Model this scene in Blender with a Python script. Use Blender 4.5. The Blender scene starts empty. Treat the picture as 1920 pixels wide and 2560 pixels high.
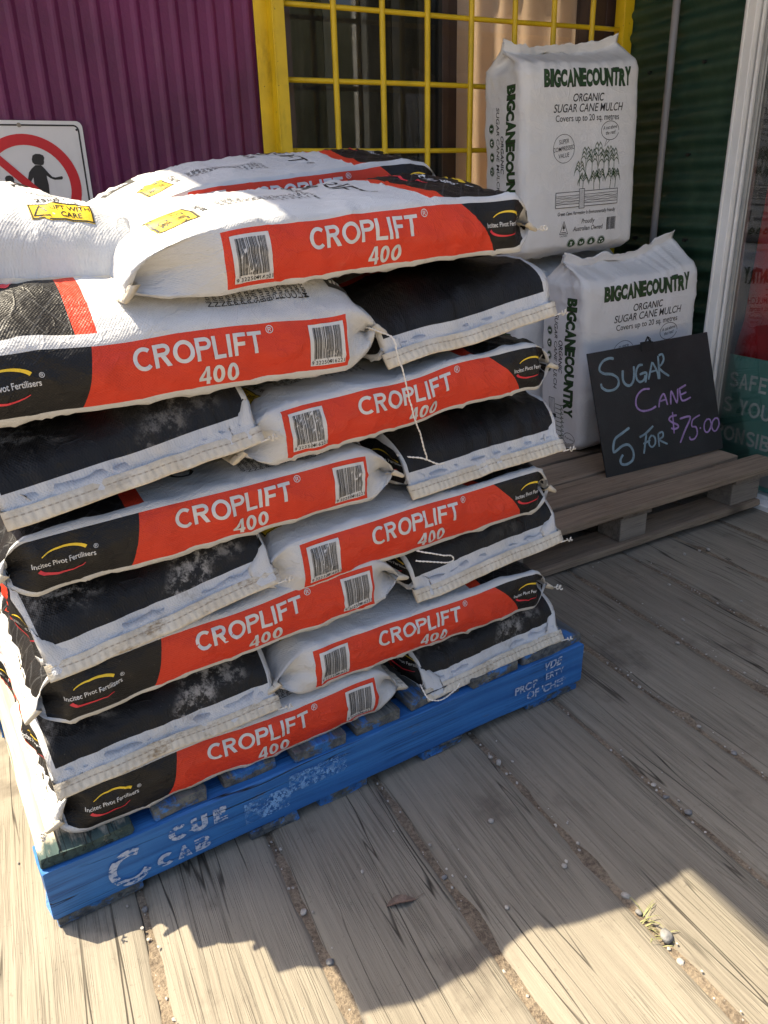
import bpy, bmesh, math, random
import numpy as np
from mathutils import Vector, Matrix, Euler

R_ = math.radians
scene = bpy.context.scene
COL = scene.collection

# ------------------------------------------------------------------ camera
CAMZ = 1.08
cam_d = bpy.data.cameras.new("camera")
cam = bpy.data.objects.new("camera", cam_d)
COL.objects.link(cam)
_m = ((0.89939, -0.18531, 0.39593), (-0.43644, -0.32924, 0.83733), (-0.02481, -0.92588, -0.37699))
cam.matrix_world = Matrix(((_m[0][0], -_m[0][1], -_m[0][2], 0.0),
                           (_m[1][0], -_m[1][1], -_m[1][2], 0.0),
                           (_m[2][0], -_m[2][1], -_m[2][2], CAMZ),
                           (0, 0, 0, 1)))
cam_d.sensor_fit = 'HORIZONTAL'
cam_d.sensor_width = 36.0
cam_d.lens = 36.0 * 1930.0 / 1920.0
cam_d.clip_start = 0.02
cam_d.clip_end = 2000.0
scene.camera = cam

# ------------------------------------------------------------------ sky, sun, exposure
SUN = Vector((-0.46, 0.43, 1.0)).normalized()
world = bpy.data.worlds.new("World")
scene.world = world
world.use_nodes = True
wn = world.node_tree
sky = wn.nodes.new("ShaderNodeTexSky")
sky.sky_type = 'NISHITA'
sky.sun_disc = False
sky.sun_elevation = math.asin(SUN.z)
sky.sun_rotation = math.atan2(SUN.x, SUN.y)
sky.air_density = 1.0
sky.dust_density = 4.0
wn.links.new(sky.outputs[0], wn.nodes["Background"].inputs[0])
wn.nodes["Background"].inputs[1].default_value = 0.115
sun_d = bpy.data.lights.new("sun", 'SUN')
sun_d.energy = 5.0
sun_d.angle = R_(0.55)
sun_d.color = (1.0, 0.88, 0.66)
sun_o = bpy.data.objects.new("sun", sun_d)
COL.objects.link(sun_o)
sun_o.rotation_euler = SUN.to_track_quat('Z', 'Y').to_euler()
sun_o.location = (-3, 3, 6)
scene.view_settings.view_transform = 'Standard'
scene.view_settings.look = 'None'
scene.view_settings.exposure = 1.36
scene.view_settings.gamma = 1.0
scene.cycles.max_bounces = 8
scene.cycles.transparent_max_bounces = 12

# ------------------------------------------------------------------ helpers
def srgb(h):
    h = h.lstrip('#')
    out = []
    for i in (0, 2, 4):
        v = int(h[i:i + 2], 16) / 255.0
        out.append(v / 12.92 if v <= 0.04045 else ((v + 0.055) / 1.055) ** 2.4)
    return (out[0], out[1], out[2], 1.0)


class S:
    """a shader socket with arithmetic"""
    nt = None

    def __init__(self, s):
        self.s = s

    @staticmethod
    def math(op, *a, clamp=False):
        n = S.nt.nodes.new("ShaderNodeMath")
        n.operation = op
        n.use_clamp = clamp
        for i, v in enumerate(a):
            if isinstance(v, S):
                S.nt.links.new(v.s, n.inputs[i])
            else:
                n.inputs[i].default_value = float(v)
        return S(n.outputs[0])

    def __add__(self, o): return S.math('ADD', self, o)
    __radd__ = __add__
    def __sub__(self, o): return S.math('SUBTRACT', self, o)
    def __rsub__(self, o): return S.math('SUBTRACT', o, self)
    def __mul__(self, o): return S.math('MULTIPLY', self, o)
    __rmul__ = __mul__
    def __truediv__(self, o): return S.math('DIVIDE', self, o)
    def __pow__(self, o): return S.math('POWER', self, o)
    def lt(self, o): return S.math('LESS_THAN', self, o)
    def gt(self, o): return S.math('GREATER_THAN', self, o)
    def abs(self): return S.math('ABSOLUTE', self)
    def clamp(self): return S.math('ADD', self, 0.0, clamp=True)
    def sin(self): return S.math('SINE', self)


def ramp(x, a, b):
    """0 below a, 1 above b"""
    n = S.nt.nodes.new("ShaderNodeMapRange")
    n.interpolation_type = 'SMOOTHSTEP'
    S.nt.links.new(x.s, n.inputs[0])
    n.inputs[1].default_value = a
    n.inputs[2].default_value = b
    return S(n.outputs[0])


def mixc(f, a, b, blend='MIX'):
    n = S.nt.nodes.new("ShaderNodeMix")
    n.data_type = 'RGBA'
    n.blend_type = blend
    n.clamp_factor = True
    for idx, v in ((0, f), (6, a), (7, b)):
        if isinstance(v, S):
            S.nt.links.new(v.s, n.inputs[idx])
        elif idx == 0:
            n.inputs[idx].default_value = float(v)
        else:
            n.inputs[idx].default_value = v if not isinstance(v, str) else srgb(v)
    return S(n.outputs[2])


def coords(kind='Object'):
    n = S.nt.nodes.new("ShaderNodeTexCoord")
    return S(n.outputs[kind])


def attr(name, typ='GEOMETRY', out='Fac'):
    n = S.nt.nodes.new("ShaderNodeAttribute")
    n.attribute_type = typ
    n.attribute_name = name
    return S(n.outputs[out])


def sep(v):
    n = S.nt.nodes.new("ShaderNodeSeparateXYZ")
    S.nt.links.new(v.s, n.inputs[0])
    return S(n.outputs[0]), S(n.outputs[1]), S(n.outputs[2])


def comb(x, y, z):
    n = S.nt.nodes.new("ShaderNodeCombineXYZ")
    for i, v in enumerate((x, y, z)):
        if isinstance(v, S):
            S.nt.links.new(v.s, n.inputs[i])
        else:
            n.inputs[i].default_value = float(v)
    return S(n.outputs[0])


def scalev(v, sc, off=None):
    n = S.nt.nodes.new("ShaderNodeMapping")
    S.nt.links.new(v.s, n.inputs[0])
    n.inputs[3].default_value = sc
    if off is not None:
        n.inputs[1].default_value = off
    return S(n.outputs[0])


def noise(v, scale=5.0, detail=4.0, rough=0.55, dist=0.0):
    n = S.nt.nodes.new("ShaderNodeTexNoise")
    S.nt.links.new(v.s, n.inputs['Vector'])
    n.inputs['Scale'].default_value = scale
    n.inputs['Detail'].default_value = detail
    n.inputs['Roughness'].default_value = rough
    n.inputs['Distortion'].default_value = dist
    return S(n.outputs[0])


def voronoi(v, scale=5.0, feature='F1'):
    n = S.nt.nodes.new("ShaderNodeTexVoronoi")
    n.feature = feature
    S.nt.links.new(v.s, n.inputs['Vector'])
    n.inputs['Scale'].default_value = scale
    return S(n.outputs[0])


def bump(h, strength=0.3, dist=0.01, normal=None):
    n = S.nt.nodes.new("ShaderNodeBump")
    S.nt.links.new(h.s, n.inputs['Height'])
    n.inputs['Strength'].default_value = strength
    n.inputs['Distance'].default_value = dist
    if normal is not None:
        S.nt.links.new(normal.s, n.inputs['Normal'])
    return S(n.outputs[0])


def new_mat(name):
    m = bpy.data.materials.new(name)
    m.use_nodes = True
    S.nt = m.node_tree
    return m, m.node_tree.nodes["Principled BSDF"]


def put(b, key, v):
    if isinstance(v, S):
        S.nt.links.new(v.s, b.inputs[key])
    elif isinstance(v, str):
        b.inputs[key].default_value = srgb(v)
    else:
        b.inputs[key].default_value = v


def simple(name, col, rough=0.6, metal=0.0, var=0.12, vscale=12.0, bmp=0.05, bscale=60.0, spec=0.5, dirt=None):
    """a paint or plastic with soft colour variation and a fine bump"""
    m, b = new_mat(name)
    o = coords('Object')
    base = srgb(col) if isinstance(col, str) else col
    n1 = noise(o, vscale, 5)
    dark = tuple(c * (1 - var) for c in base[:3]) + (1,)
    light = tuple(min(1, c * (1 + var)) for c in base[:3]) + (1,)
    c = mixc(ramp(n1, 0.3, 0.7), dark, light)
    if dirt:
        n2 = noise(scalev(o, (1, 1, 0.4)), 9, 6, 0.7)
        c = mixc(ramp(n2, 0.55, 0.8) * dirt[1], c, dirt[0])
    put(b, 'Base Color', c)
    put(b, 'Roughness', rough)
    put(b, 'Metallic', metal)
    put(b, 'Specular IOR Level', spec)
    if bmp:
        put(b, 'Normal', bump(noise(o, bscale, 4), bmp, 0.01))
    return m


# -------- numpy value noise
def _hash(ix, iy, iz, seed):
    h = (ix.astype(np.int64) * 374761393 + iy.astype(np.int64) * 668265263 + iz.astype(np.int64) * 2147483647 + seed * 1274126177)
    h = (h ^ (h >> 13)) * 1274126177
    h = h & 0x7fffffff
    h = (h ^ (h >> 16)) & 0x7fffffff
    return (h % 65536) / 32767.5 - 1.0


def vn(x, y, z=0.0, seed=0):
    x, y, z = np.broadcast_arrays(np.asarray(x, float), np.asarray(y, float), np.asarray(z, float))
    ix, iy, iz = np.floor(x), np.floor(y), np.floor(z)
    fx, fy, fz = x - ix, y - iy, z - iz
    fx, fy, fz = [t * t * t * (t * (t * 6 - 15) + 10) for t in (fx, fy, fz)]
    r = 0
    for dx in (0, 1):
        for dy in (0, 1):
            for dz in (0, 1):
                w = (fx if dx else 1 - fx) * (fy if dy else 1 - fy) * (fz if dz else 1 - fz)
                r = r + w * _hash(ix + dx, iy + dy, iz + dz, seed)
    return r


def fbm(x, y, z=0.0, seed=0, octs=3):
    r, a = 0, 1.0
    for k in range(octs):
        r = r + a * vn(np.asarray(x) * 2 ** k, np.asarray(y) * 2 ** k, np.asarray(z) * 2 ** k, seed + 17 * k)
        a *= 0.5
    return r


# -------- mesh builder
class MB:
    def __init__(self):
        self.v, self.f, self.mi, self.rn = [], [], [], []

    def add(self, verts, faces, mi=0, rnd=None):
        o = len(self.v)
        self.v.extend([tuple(p) for p in verts])
        r = random.random() if rnd is None else rnd
        for f in faces:
            self.f.append(tuple(i + o for i in f))
            self.mi.append(mi)
            self.rn.append(r)
        return self

    def box(self, lo, hi, mi=0, rnd=None, mat=None):
        x0, y0, z0 = lo
        x1, y1, z1 = hi
        v = [(x0, y0, z0), (x1, y0, z0), (x1, y1, z0), (x0, y1, z0), (x0, y0, z1), (x1, y0, z1), (x1, y1, z1), (x0, y1, z1)]
        if mat is not None:
            v = [mat @ Vector(p) for p in v]
        f = [(0, 3, 2, 1), (4, 5, 6, 7), (0, 1, 5, 4), (1, 2, 6, 5), (2, 3, 7, 6), (3, 0, 4, 7)]
        return self.add(v, f, mi, rnd)

    def grid(self, P, mi=0, close_v=False, rnd=None, flip=False):
        """P: [nu][nv][3]"""
        nu, nv = P.shape[:2]
        vs = P.reshape(-1, 3)
        fs = []
        for i in range(nu - 1):
            for j in range(nv if close_v else nv - 1):
                k = (j + 1) % nv
                q = (i * nv + j, (i + 1) * nv + j, (i + 1) * nv + k, i * nv + k)
                fs.append(q[::-1] if flip else q)
        return self.add(vs, fs, mi, rnd)

    def tube(self, pts, r, n=10, mi=0, cap=True, rnd=None):
        pts = [Vector(p) for p in pts]
        rs = r if hasattr(r, '__len__') else [r] * len(pts)
        rings = []
        up = None
        for i, p in enumerate(pts):
            t = (pts[min(i + 1, len(pts) - 1)] - pts[max(i - 1, 0)])
            if t.length < 1e-9:
                t = Vector((0, 0, 1))
            t.normalize()
            if up is None:
                up = Vector((0, 0, 1)) if abs(t.z) < 0.9 else Vector((1, 0, 0))
            a = t.cross(up)
            if a.length < 1e-6:
                a = t.orthogonal()
            a.normalize()
            b = a.cross(t).normalized()
            up = b
            rings.append([p + rs[i] * (math.cos(2 * math.pi * k / n) * a + math.sin(2 * math.pi * k / n) * b) for k in range(n)])
        P = np.array([[tuple(q) for q in ring] for ring in rings])
        o = len(self.v)
        self.grid(P, mi, True, rnd, flip=True)
        if cap:
            rr = self.rn[-1]
            self.f.append(tuple(o + k for k in range(n))[::-1]); self.mi.append(mi); self.rn.append(rr)
            e = o + (len(pts) - 1) * n
            self.f.append(tuple(e + k for k in range(n))); self.mi.append(mi); self.rn.append(rr)
        return self

    def prism(self, poly, z0, z1, mi=0, mat=None, rnd=None):
        """poly CCW in xy, extruded z0..z1"""
        n = len(poly)
        v = [(x, y, z0) for x, y in poly] + [(x, y, z1) for x, y in poly]
        if mat is not None:
            v = [mat @ Vector(p) for p in v]
        f = [tuple(range(n))[::-1], tuple(range(n, 2 * n))]
        for i in range(n):
            j = (i + 1) % n
            f.append((i, j, n + j, n + i))
        return self.add(v, f, mi, rnd)

    def build(self, name, mats, parent=None, smooth=False, bevel=0.0, bseg=2, angle=None):
        me = bpy.data.meshes.new(name)
        me.from_pydata(self.v, [], self.f)
        if not isinstance(mats, (list, tuple)):
            mats = [mats]
        for m in mats:
            me.materials.append(m)
        me.polygons.foreach_set('material_index', self.mi)
        a = me.attributes.new('rnd', 'FLOAT', 'FACE')
        a.data.foreach_set('value', self.rn)
        if smooth:
            me.polygons.foreach_set('use_smooth', [True] * len(self.f))
        me.update()
        o = bpy.data.objects.new(name, me)
        COL.objects.link(o)
        if parent is not None:
            o.parent = parent
        if bevel:
            md = o.modifiers.new('bevel', 'BEVEL')
            md.width = bevel
            md.segments = bseg
            md.limit_method = 'ANGLE'
            md.angle_limit = R_(40)
        return o


def tag(o, label, cat, group=None):
    o['label'] = label
    o['category'] = cat
    if group:
        o['group'] = group
    return o


def structure(o):
    o['kind'] = 'structure'
    return o


def empty(name, loc=(0, 0, 0), rot=(0, 0, 0)):
    o = bpy.data.objects.new(name, None)
    o.empty_display_size = 0.1
    COL.objects.link(o)
    o.location = loc
    o.rotation_euler = rot
    return o


# -------- flat lettering: list of (verts2d, faces)
def text2d(body, size, align='LEFT', offset=0.0, shear=0.0, xs=1.0, space=1.0):
    c = bpy.data.curves.new('tmp', 'FONT')
    c.body = body
    c.size = 1.0
    c.align_x = align
    c.offset = offset
    c.shear = shear
    c.space_character = space
    c.resolution_u = 4
    o = bpy.data.objects.new('tmp', c)
    COL.objects.link(o)
    bpy.context.view_layer.update()
    me = bpy.data.meshes.new_from_object(o.evaluated_get(bpy.context.evaluated_depsgraph_get()))
    v = [(p.co.x * size * xs, p.co.y * size) for p in me.vertices]
    f = [tuple(p.vertices) for p in me.polygons]
    # face orientation: make CCW
    ff = []
    for q in f:
        a = sum(v[q[i]][0] * v[q[(i + 1) % len(q)]][1] - v[q[(i + 1) % len(q)]][0] * v[q[i]][1] for i in range(len(q)))
        ff.append(q if a > 0 else q[::-1])
    bpy.data.meshes.remove(me)
    bpy.data.objects.remove(o)
    bpy.data.curves.remove(c)
    return v, ff


def ribbon2d(pts, hw, closed=False):
    """a strip of quads along a polyline with mitred joints; hw may be a list"""
    P = np.array(pts, float)
    n = len(P)
    hws = hw if hasattr(hw, '__len__') else [hw] * n
    L = []
    for i in range(n):
        a = P[(i - 1) % n] if (closed or i > 0) else None
        b = P[(i + 1) % n] if (closed or i < n - 1) else None
        t1 = (P[i] - a) if a is not None else (b - P[i])
        t2 = (b - P[i]) if b is not None else (P[i] - a)
        t1 = t1 / (np.linalg.norm(t1) + 1e-12)
        t2 = t2 / (np.linalg.norm(t2) + 1e-12)
        n1, n2 = np.array([-t1[1], t1[0]]), np.array([-t2[1], t2[0]])
        m = n1 + n2
        m = m / (np.linalg.norm(m) + 1e-12)
        k = hws[i] / max(0.45, float(m @ n1))
        L.append((P[i] + m * k, P[i] - m * k))
    v = [tuple(q) for pr in L for q in pr]
    f = []
    for i in range(n if closed else n - 1):
        j = (i + 1) % n
        f.append((2 * i, 2 * i + 1, 2 * j + 1, 2 * j))
    ff = []
    for q in f:
        ar = sum(v[q[k]][0] * v[q[(k + 1) % 4]][1] - v[q[(k + 1) % 4]][0] * v[q[k]][1] for k in range(4))
        ff.append(q if ar > 0 else q[::-1])
    return v, ff


def rect2d(x0, y0, x1, y1):
    return [(x0, y0), (x1, y0), (x1, y1), (x0, y1)], [(0, 1, 2, 3)]


def disc2d(cx, cy, rx, ry=None, n=28):
    ry = ry or rx
    v = [(cx, cy)] + [(cx + rx * math.cos(2 * math.pi * i / n), cy + ry * math.sin(2 * math.pi * i / n)) for i in range(n)]
    return v, [(0, 1 + i, 1 + (i + 1) % n) for i in range(n)]


def ring2d(cx, cy, rx, w, ry=None, n=32, a0=0, a1=360):
    ry = ry or rx
    full = abs(a1 - a0) >= 360
    k = n if full else n + 1
    pts = [(cx + rx * math.cos(R_(a0 + (a1 - a0) * i / n)), cy + ry * math.sin(R_(a0 + (a1 - a0) * i / n))) for i in range(k)]
    return ribbon2d(pts, w / 2, closed=full)


def join2d(*gs):
    v, f = [], []
    for gv, gf in gs:
        o = len(v)
        v += list(gv)
        f += [tuple(i + o for i in q) for q in gf]
    return v, f


def move2d(g, dx=0, dy=0, sx=1.0, sy=None, rot=0.0):
    sy = sx if sy is None else sy
    c, s = math.cos(rot), math.sin(rot)
    return [((x * sx * c - y * sy * s) + dx, (x * sx * s + y * sy * c) + dy) for x, y in g[0]], g[1]


def arcpts(cx, cy, rx, ry, a0, a1, n=14):
    return [(cx + rx * math.cos(R_(a0 + (a1 - a0) * i / n)), cy + ry * math.sin(R_(a0 + (a1 - a0) * i / n))) for i in range(n + 1)]


def glyph(ch, t=0.15):
    """plain grotesque capitals of height 1, built of butted strokes -> (verts, faces), advance"""
    h = t / 2
    if ch == 'C':
        return ribbon2d(arcpts(.44, .5, .44 - h, .5 - h, 48, 312, 26), h), .86
    if ch == 'O':
        return ribbon2d(arcpts(.45, .5, .45 - h, .5 - h, 0, 360, 34)[:-1], h, True), .96
    if ch == '0':
        return ribbon2d(arcpts(.29, .5, .29 - h, .5 - h, 0, 360, 30)[:-1], h, True), .66
    if ch in 'PRB':
        top = ribbon2d([(t, 1 - h), (.42, 1 - h)] + arcpts(.42, .73, .2, .27 - h, 80, -80, 10) + [(.42, .46 + h), (t, .46 + h)], h)
        g = [rect2d(0, 0, t, 1), top]
        if ch == 'R':
            g.append(([(.30, .46), (.36 + .02, 0), (.36 + .02 + t * 1.25, 0), (.33 + t * 1.1, .46)], [(0, 1, 2, 3)]))
            g[-1] = ([(.28, .46), (.52, 0), (.52 + t * 1.2, 0), (.28 + t * 1.25, .46)], [(0, 1, 2, 3)])
            return join2d(*g), .82
        if ch == 'B':
            g.append(ribbon2d([(.44, .46 - h * .0), (.44, .46)], h) if False else ribbon2d([(t, h), (.44, h)] + arcpts(.44, .24, .22, .24 - h, -80, 80, 10) + [(.40, .46 - h * .4)], h))
            return join2d(*g), .80
        return join2d(*g), .76
    if ch == 'L':
        return join2d(rect2d(0, 0, t, 1), rect2d(t, 0, .56, t)), .66
    if ch == 'I':
        return rect2d(0, 0, t, 1), .30
    if ch == 'F':
        return join2d(rect2d(0, 0, t, 1), rect2d(t, 1 - t, .58, 1), rect2d(t, .44, .52, .44 + t)), .68
    if ch == 'E':
        return join2d(rect2d(0, 0, t, 1), rect2d(t, 1 - t, .60, 1), rect2d(t, .44, .55, .44 + t), rect2d(t, 0, .62, t)), .74
    if ch == 'T':
        return join2d(rect2d(0, 1 - t, .70, 1), rect2d(.35 - h, 0, .35 + h, 1 - t)), .78
    if ch == '4':
        return join2d(rect2d(.36, 0, .36 + t, 1), rect2d(0, .22, .36, .22 + t * .9), rect2d(.36 + t, .22, .6, .22 + t * .9),
                      ([(0, .22 + t * .9), (t * 1.0, .22 + t * .9), (.36, .80), (.36, 1.0)], [(0, 1, 2, 3)])), .66
    if ch == 'S':
        p = arcpts(.36, .73, .27, .27 - h, 20, 210, 14) + arcpts(.36, .27, .29, .27 - h, 50, -165, 16)
        return ribbon2d(p, h), .76
    if ch == 'A':
        return join2d(([(0, 0), (t * 1.1, 0), (.36 + .02, .80), (.36, 1), (.29, 1)], [(0, 1, 2, 3, 4)]),
                      ([(.72 - t * 1.1, 0), (.72, 0), (.43, 1), (.36, 1), (.38, .80)], [(0, 1, 2, 3, 4)]),
                      rect2d(.23, .24, .50, .24 + t * .8)), .78
    if ch == 'U':
        return ribbon2d([(h, 1), (h, .33)] + arcpts(.36, .33, .36 - h, .33 - h, 180, 360, 14) + [(.72 - h, 1)], h), .86
    if ch == 'N':
        return join2d(rect2d(0, 0, t, 1), rect2d(.70 - t, 0, .70, 1), ([(t, 1), (t, .74), (.70 - t, 0), (.70 - t, .26)], [(0, 1, 2, 3)])), .84
    if ch == 'Y':
        return join2d(([(0, 1), (.34 - h, .42), (.34 + h, .42), (.34, .60), (t * 1.15, 1)], [(0, 1, 2, 3, 4)]),
                      ([(.68 - t * 1.15, 1), (.34, .60), (.34 + h, .42), (.68, 1)], [(0, 1, 2, 3)]), rect2d(.34 - h, 0, .34 + h, .42)), .74
    return ([], []), .4


def word2d(s, size, t=0.15, xs=1.0, gap=0.0, align='LEFT'):
    gs, x = [], 0.0
    for ch in s:
        g, a = glyph(ch, t)
        gs.append(move2d(g, x * size * xs, 0, size * xs, size))
        x += a + gap
    w = (x - gap) * size * xs
    dx = {'LEFT': 0, 'CENTER': -w / 2, 'RIGHT': -w}[align]
    out = join2d(*[move2d(g, dx) for g in gs])
    ff = []
    for q in out[1]:
        v = out[0]
        ar = sum(v[q[k]][0] * v[q[(k + 1) % len(q)]][1] - v[q[(k + 1) % len(q)]][0] * v[q[k]][1] for k in range(len(q)))
        ff.append(q if ar > 0 else q[::-1])
    return (out[0], ff)


def ean13(code):
    Lc = ['0001101', '0011001', '0010011', '0111101', '0100011', '0110001', '0101111', '0111011', '0110111', '0001011']
    par = ['LLLLLL', 'LLGLGG', 'LLGGLG', 'LLGGGL', 'LGLLGG', 'LGGLLG', 'LGGGLL', 'LGLGLG', 'LGLGGL', 'LGGLGL']
    inv = lambda s: ''.join('1' if c == '0' else '0' for c in s)
    p = par[int(code[0])]
    bits = '101'
    for i, ch in enumerate(code[1:7]):
        s = Lc[int(ch)]
        bits += s if p[i] == 'L' else inv(s)[::-1]
    bits += '01010'
    for ch in code[7:]:
        bits += inv(Lc[int(ch)])
    return bits + '101'


def barcode2d(x0, y0, x1, y1, code='9322509416221'):
    b = ean13(code)
    w = (x1 - x0) / len(b)
    gs, i = [], 0
    while i < len(b):
        if b[i] == '1':
            j = i
            while j < len(b) and b[j] == '1':
                j += 1
            long = i < 4 or i > 90 or 44 < i < 50
            gs.append(rect2d(x0 + i * w, y0 - (0.05 * (y1 - y0) if long else 0), x0 + j * w, y1))
            i = j
        else:
            i += 1
    return join2d(*gs)


def flat_obj(name, groups, mats, M, parent=None, thick=0.0):
    """groups: list of (g2d, material index, height); placed by matrix M (x right, y up, z out)"""
    mb = MB()
    for g, mi, h in groups:
        mb.add([M @ Vector((x, y, h)) for x, y in g[0]], g[1], mi)
    return mb.build(name, mats, parent)

# ------------------------------------------------------------------ materials
def wood_mat(name, dark, light, along='Y', crack=0.6, gscale=1.0, rough=0.85, bstr=0.5, stain=None, kscale=1.0, sat=None):
    m, b = new_mat(name)
    o = coords('Object')
    x, y, z = sep(o)
    r = attr('rnd')
    if along == 'X':
        a, c, d = y, x, z
    else:
        a, c, d = x, y, z
    # a across, c along the grain
    v0 = comb(a + r * 7.3, c + r * 31.7, d + r * 3.1)
    wob = noise(scalev(v0, (5, 1.6, 5)), 1.0, 2, 0.5)
    aw = a + (wob - 0.5) * 0.022 + r * 7.3
    v1 = comb(aw, c + r * 31.7, d)
    g1 = noise(scalev(v1, (62 * gscale, 1.6, 62 * gscale)), 1, 6, 0.68)
    g2 = noise(scalev(v1, (230 * gscale, 6, 230 * gscale)), 1, 4, 0.75)
    big = noise(scalev(v0, (3, 1.2, 3)), 1.3, 4, 0.6)
    ck = noise(scalev(v1, (24 * kscale, 0.75, 24 * kscale)), 1, 2, 0.45)
    ckm = ramp(noise(scalev(v0, (7, 2.5, 7)), 1, 2), 0.38, 0.56)
    crk = (1.0 - ramp((ck - 0.5).abs(), 0.0, 0.010)) * ckm * crack
    t = (ramp(g1, 0.25, 0.75) * 0.36 + ramp(g2, 0.25, 0.75) * 0.36 + ramp(big, 0.3, 0.7) * 0.35 + (r - 0.5) * 0.3).clamp()
    col = mixc(t, dark, light)
    if stain:
        st = noise(scalev(v0, (2.2, 2.2, 2.2)), 2.3, 5, 0.65)
        col = mixc(ramp(st, 0.56, 0.74) * stain[1], col, stain[0])
    g3 = noise(scalev(v1, (85 * gscale, 1.5, 85 * gscale)), 1, 3, 0.6)
    lines_ = (1.0 - ramp((g3 - 0.5).abs(), 0.0, 0.045)) * ramp(noise(scalev(v0, (9, 4, 9)), 1, 3), 0.35, 0.6)
    col = mixc(lines_ * 0.32, col, tuple(c * 0.35 for c in dark[:3]) + (1,))
    kn = voronoi(scalev(comb(aw, c + r * 31.7, 0.0), (5.0, 1.9, 1.0)), 1.0)
    kr = (1.0 - ramp(kn, 0.03, 0.11)) * 0.65
    col = mixc(kr, col, tuple(c_ * 0.30 for c_ in dark[:3]) + (1,))
    sp = ramp(noise(v0, 130, 2, 0.6), 0.66, 0.74)
    col = mixc(sp * 0.25, col, (0.03, 0.025, 0.02, 1))
    col = mixc(crk, col, (0.018, 0.014, 0.011, 1))
    put(b, 'Base Color', col)
    put(b, 'Roughness', rough)
    put(b, 'Specular IOR Level', 0.25)
    h = g1 * 0.5 + g2 * 0.55 - crk * 1.2 - lines_ * 0.45
    put(b, 'Normal', bump(h, bstr, 0.006))
    return m


M_deck = wood_mat('deck_timber', (0.166, 0.145, 0.114, 1), (0.292, 0.260, 0.206, 1), 'Y', 0.85, 0.9, 0.9, 0.55, ((0.120, 0.100, 0.080, 1), 0.75), 0.9)
M_palletpine = wood_mat('grey_pine', (0.18, 0.132, 0.092, 1), (0.42, 0.325, 0.235, 1), 'X', 0.5, 0.9, 0.8, 0.35, ((0.2, 0.11, 0.05, 1), 0.45))
M_palletpine_y = wood_mat('grey_pine_cross', (0.11, 0.085, 0.065, 1), (0.30, 0.245, 0.195, 1), 'Y', 0.5, 0.9, 0.8, 0.35)
M_block = wood_mat('block_end_grain', (0.15, 0.125, 0.1, 1), (0.34, 0.29, 0.24, 1), 'X', 0.6, 0.5, 0.9, 0.4)


def blue_wood(name, along, fade):
    m, b = new_mat(name)
    o = coords('Object')
    x, y, z = sep(o)
    r = attr('rnd')
    a, c = (y, x) if along == 'X' else (x, y)
    v1 = comb(a + r * 5.0, c + r * 23.0, z)
    g = noise(scalev(v1, (55, 2.0, 55)), 1, 6, 0.65)
    w = noise(scalev(v1, (9, 3.5, 14)), 1.6, 7, 0.7)
    base = mixc(ramp(g, 0.3, 0.75), (0.022, 0.110, 0.33, 1), (0.045, 0.20, 0.50, 1))
    wood = mixc(ramp(g, 0.3, 0.7), (0.05, 0.055, 0.06, 1), (0.16, 0.16, 0.14, 1))
    worn = (ramp(w, 0.62 - fade, 0.70 - fade) + (r - 0.5) * 0.1).clamp()
    col = mixc(worn, base, wood)
    ck = noise(scalev(v1, (30, 1.1, 30)), 1, 2, 0.5)
    crk = (1.0 - ramp((ck - 0.5).abs(), 0.0, 0.010)) * ramp(noise(v1, 6, 2), 0.45, 0.65)
    col = mixc(crk, col, (0.008, 0.012, 0.02, 1))
    g3 = noise(scalev(v1, (120, 1.6, 120)), 1, 3, 0.6)
    ln_ = (1.0 - ramp((g3 - 0.5).abs(), 0.0, 0.05)) * ramp(noise(v1, 5, 3), 0.4, 0.6)
    col = mixc(ln_ * 0.5, col, (0.008, 0.03, 0.09, 1))
    sc_ = ramp(noise(scalev(v1, (40, 4, 60)), 1, 5, 0.7), 0.66, 0.74)
    col = mixc(sc_ * 0.5, col, (0.10, 0.26, 0.52, 1))
    put(b, 'Base Color', col)
    put(b, 'Roughness', ramp(worn, 0, 1) * 0.35 + 0.5)
    put(b, 'Specular IOR Level', 0.35)
    put(b, 'Normal', bump(g * 0.5 + w * 0.5 - crk, 0.4, 0.006))
    return m


M_blue = blue_wood('blue_painted_beam', 'X', 0.0)
M_blue_top = blue_wood('worn_blue_boards', 'Y', 0.24)
M_bare = wood_mat('bare_bleached_board', (0.30, 0.26, 0.20, 1), (0.62, 0.55, 0.44, 1), 'Y', 0.9, 0.7, 0.9, 0.5)
M_blue_bot = blue_wood('dark_blue_boards', 'Y', 0.20)

def half_shaded():
    m, b = new_mat('shaded_bleached_board')
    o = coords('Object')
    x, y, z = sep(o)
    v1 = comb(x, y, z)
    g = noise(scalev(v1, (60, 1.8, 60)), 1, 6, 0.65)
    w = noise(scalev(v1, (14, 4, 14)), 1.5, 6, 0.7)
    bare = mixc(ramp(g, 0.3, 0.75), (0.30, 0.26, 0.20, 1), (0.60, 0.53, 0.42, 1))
    paint = mixc(ramp(g, 0.3, 0.7), (0.022, 0.040, 0.042, 1), (0.06, 0.095, 0.09, 1))  # blue-green paint darkened to carry the shade on the front end
    worn = ramp(y + (w - 0.5) * 0.22 + (z - 0.13) * 1.5, 0.035, 0.075)  # worn bare wood, its edge set where sun meets shade
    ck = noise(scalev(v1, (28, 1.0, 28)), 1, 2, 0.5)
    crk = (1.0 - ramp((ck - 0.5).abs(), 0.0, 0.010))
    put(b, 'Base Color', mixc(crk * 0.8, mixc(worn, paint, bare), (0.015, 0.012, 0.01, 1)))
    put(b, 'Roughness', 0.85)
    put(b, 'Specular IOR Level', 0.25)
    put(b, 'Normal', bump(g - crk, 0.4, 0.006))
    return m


M_half = half_shaded()


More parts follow.
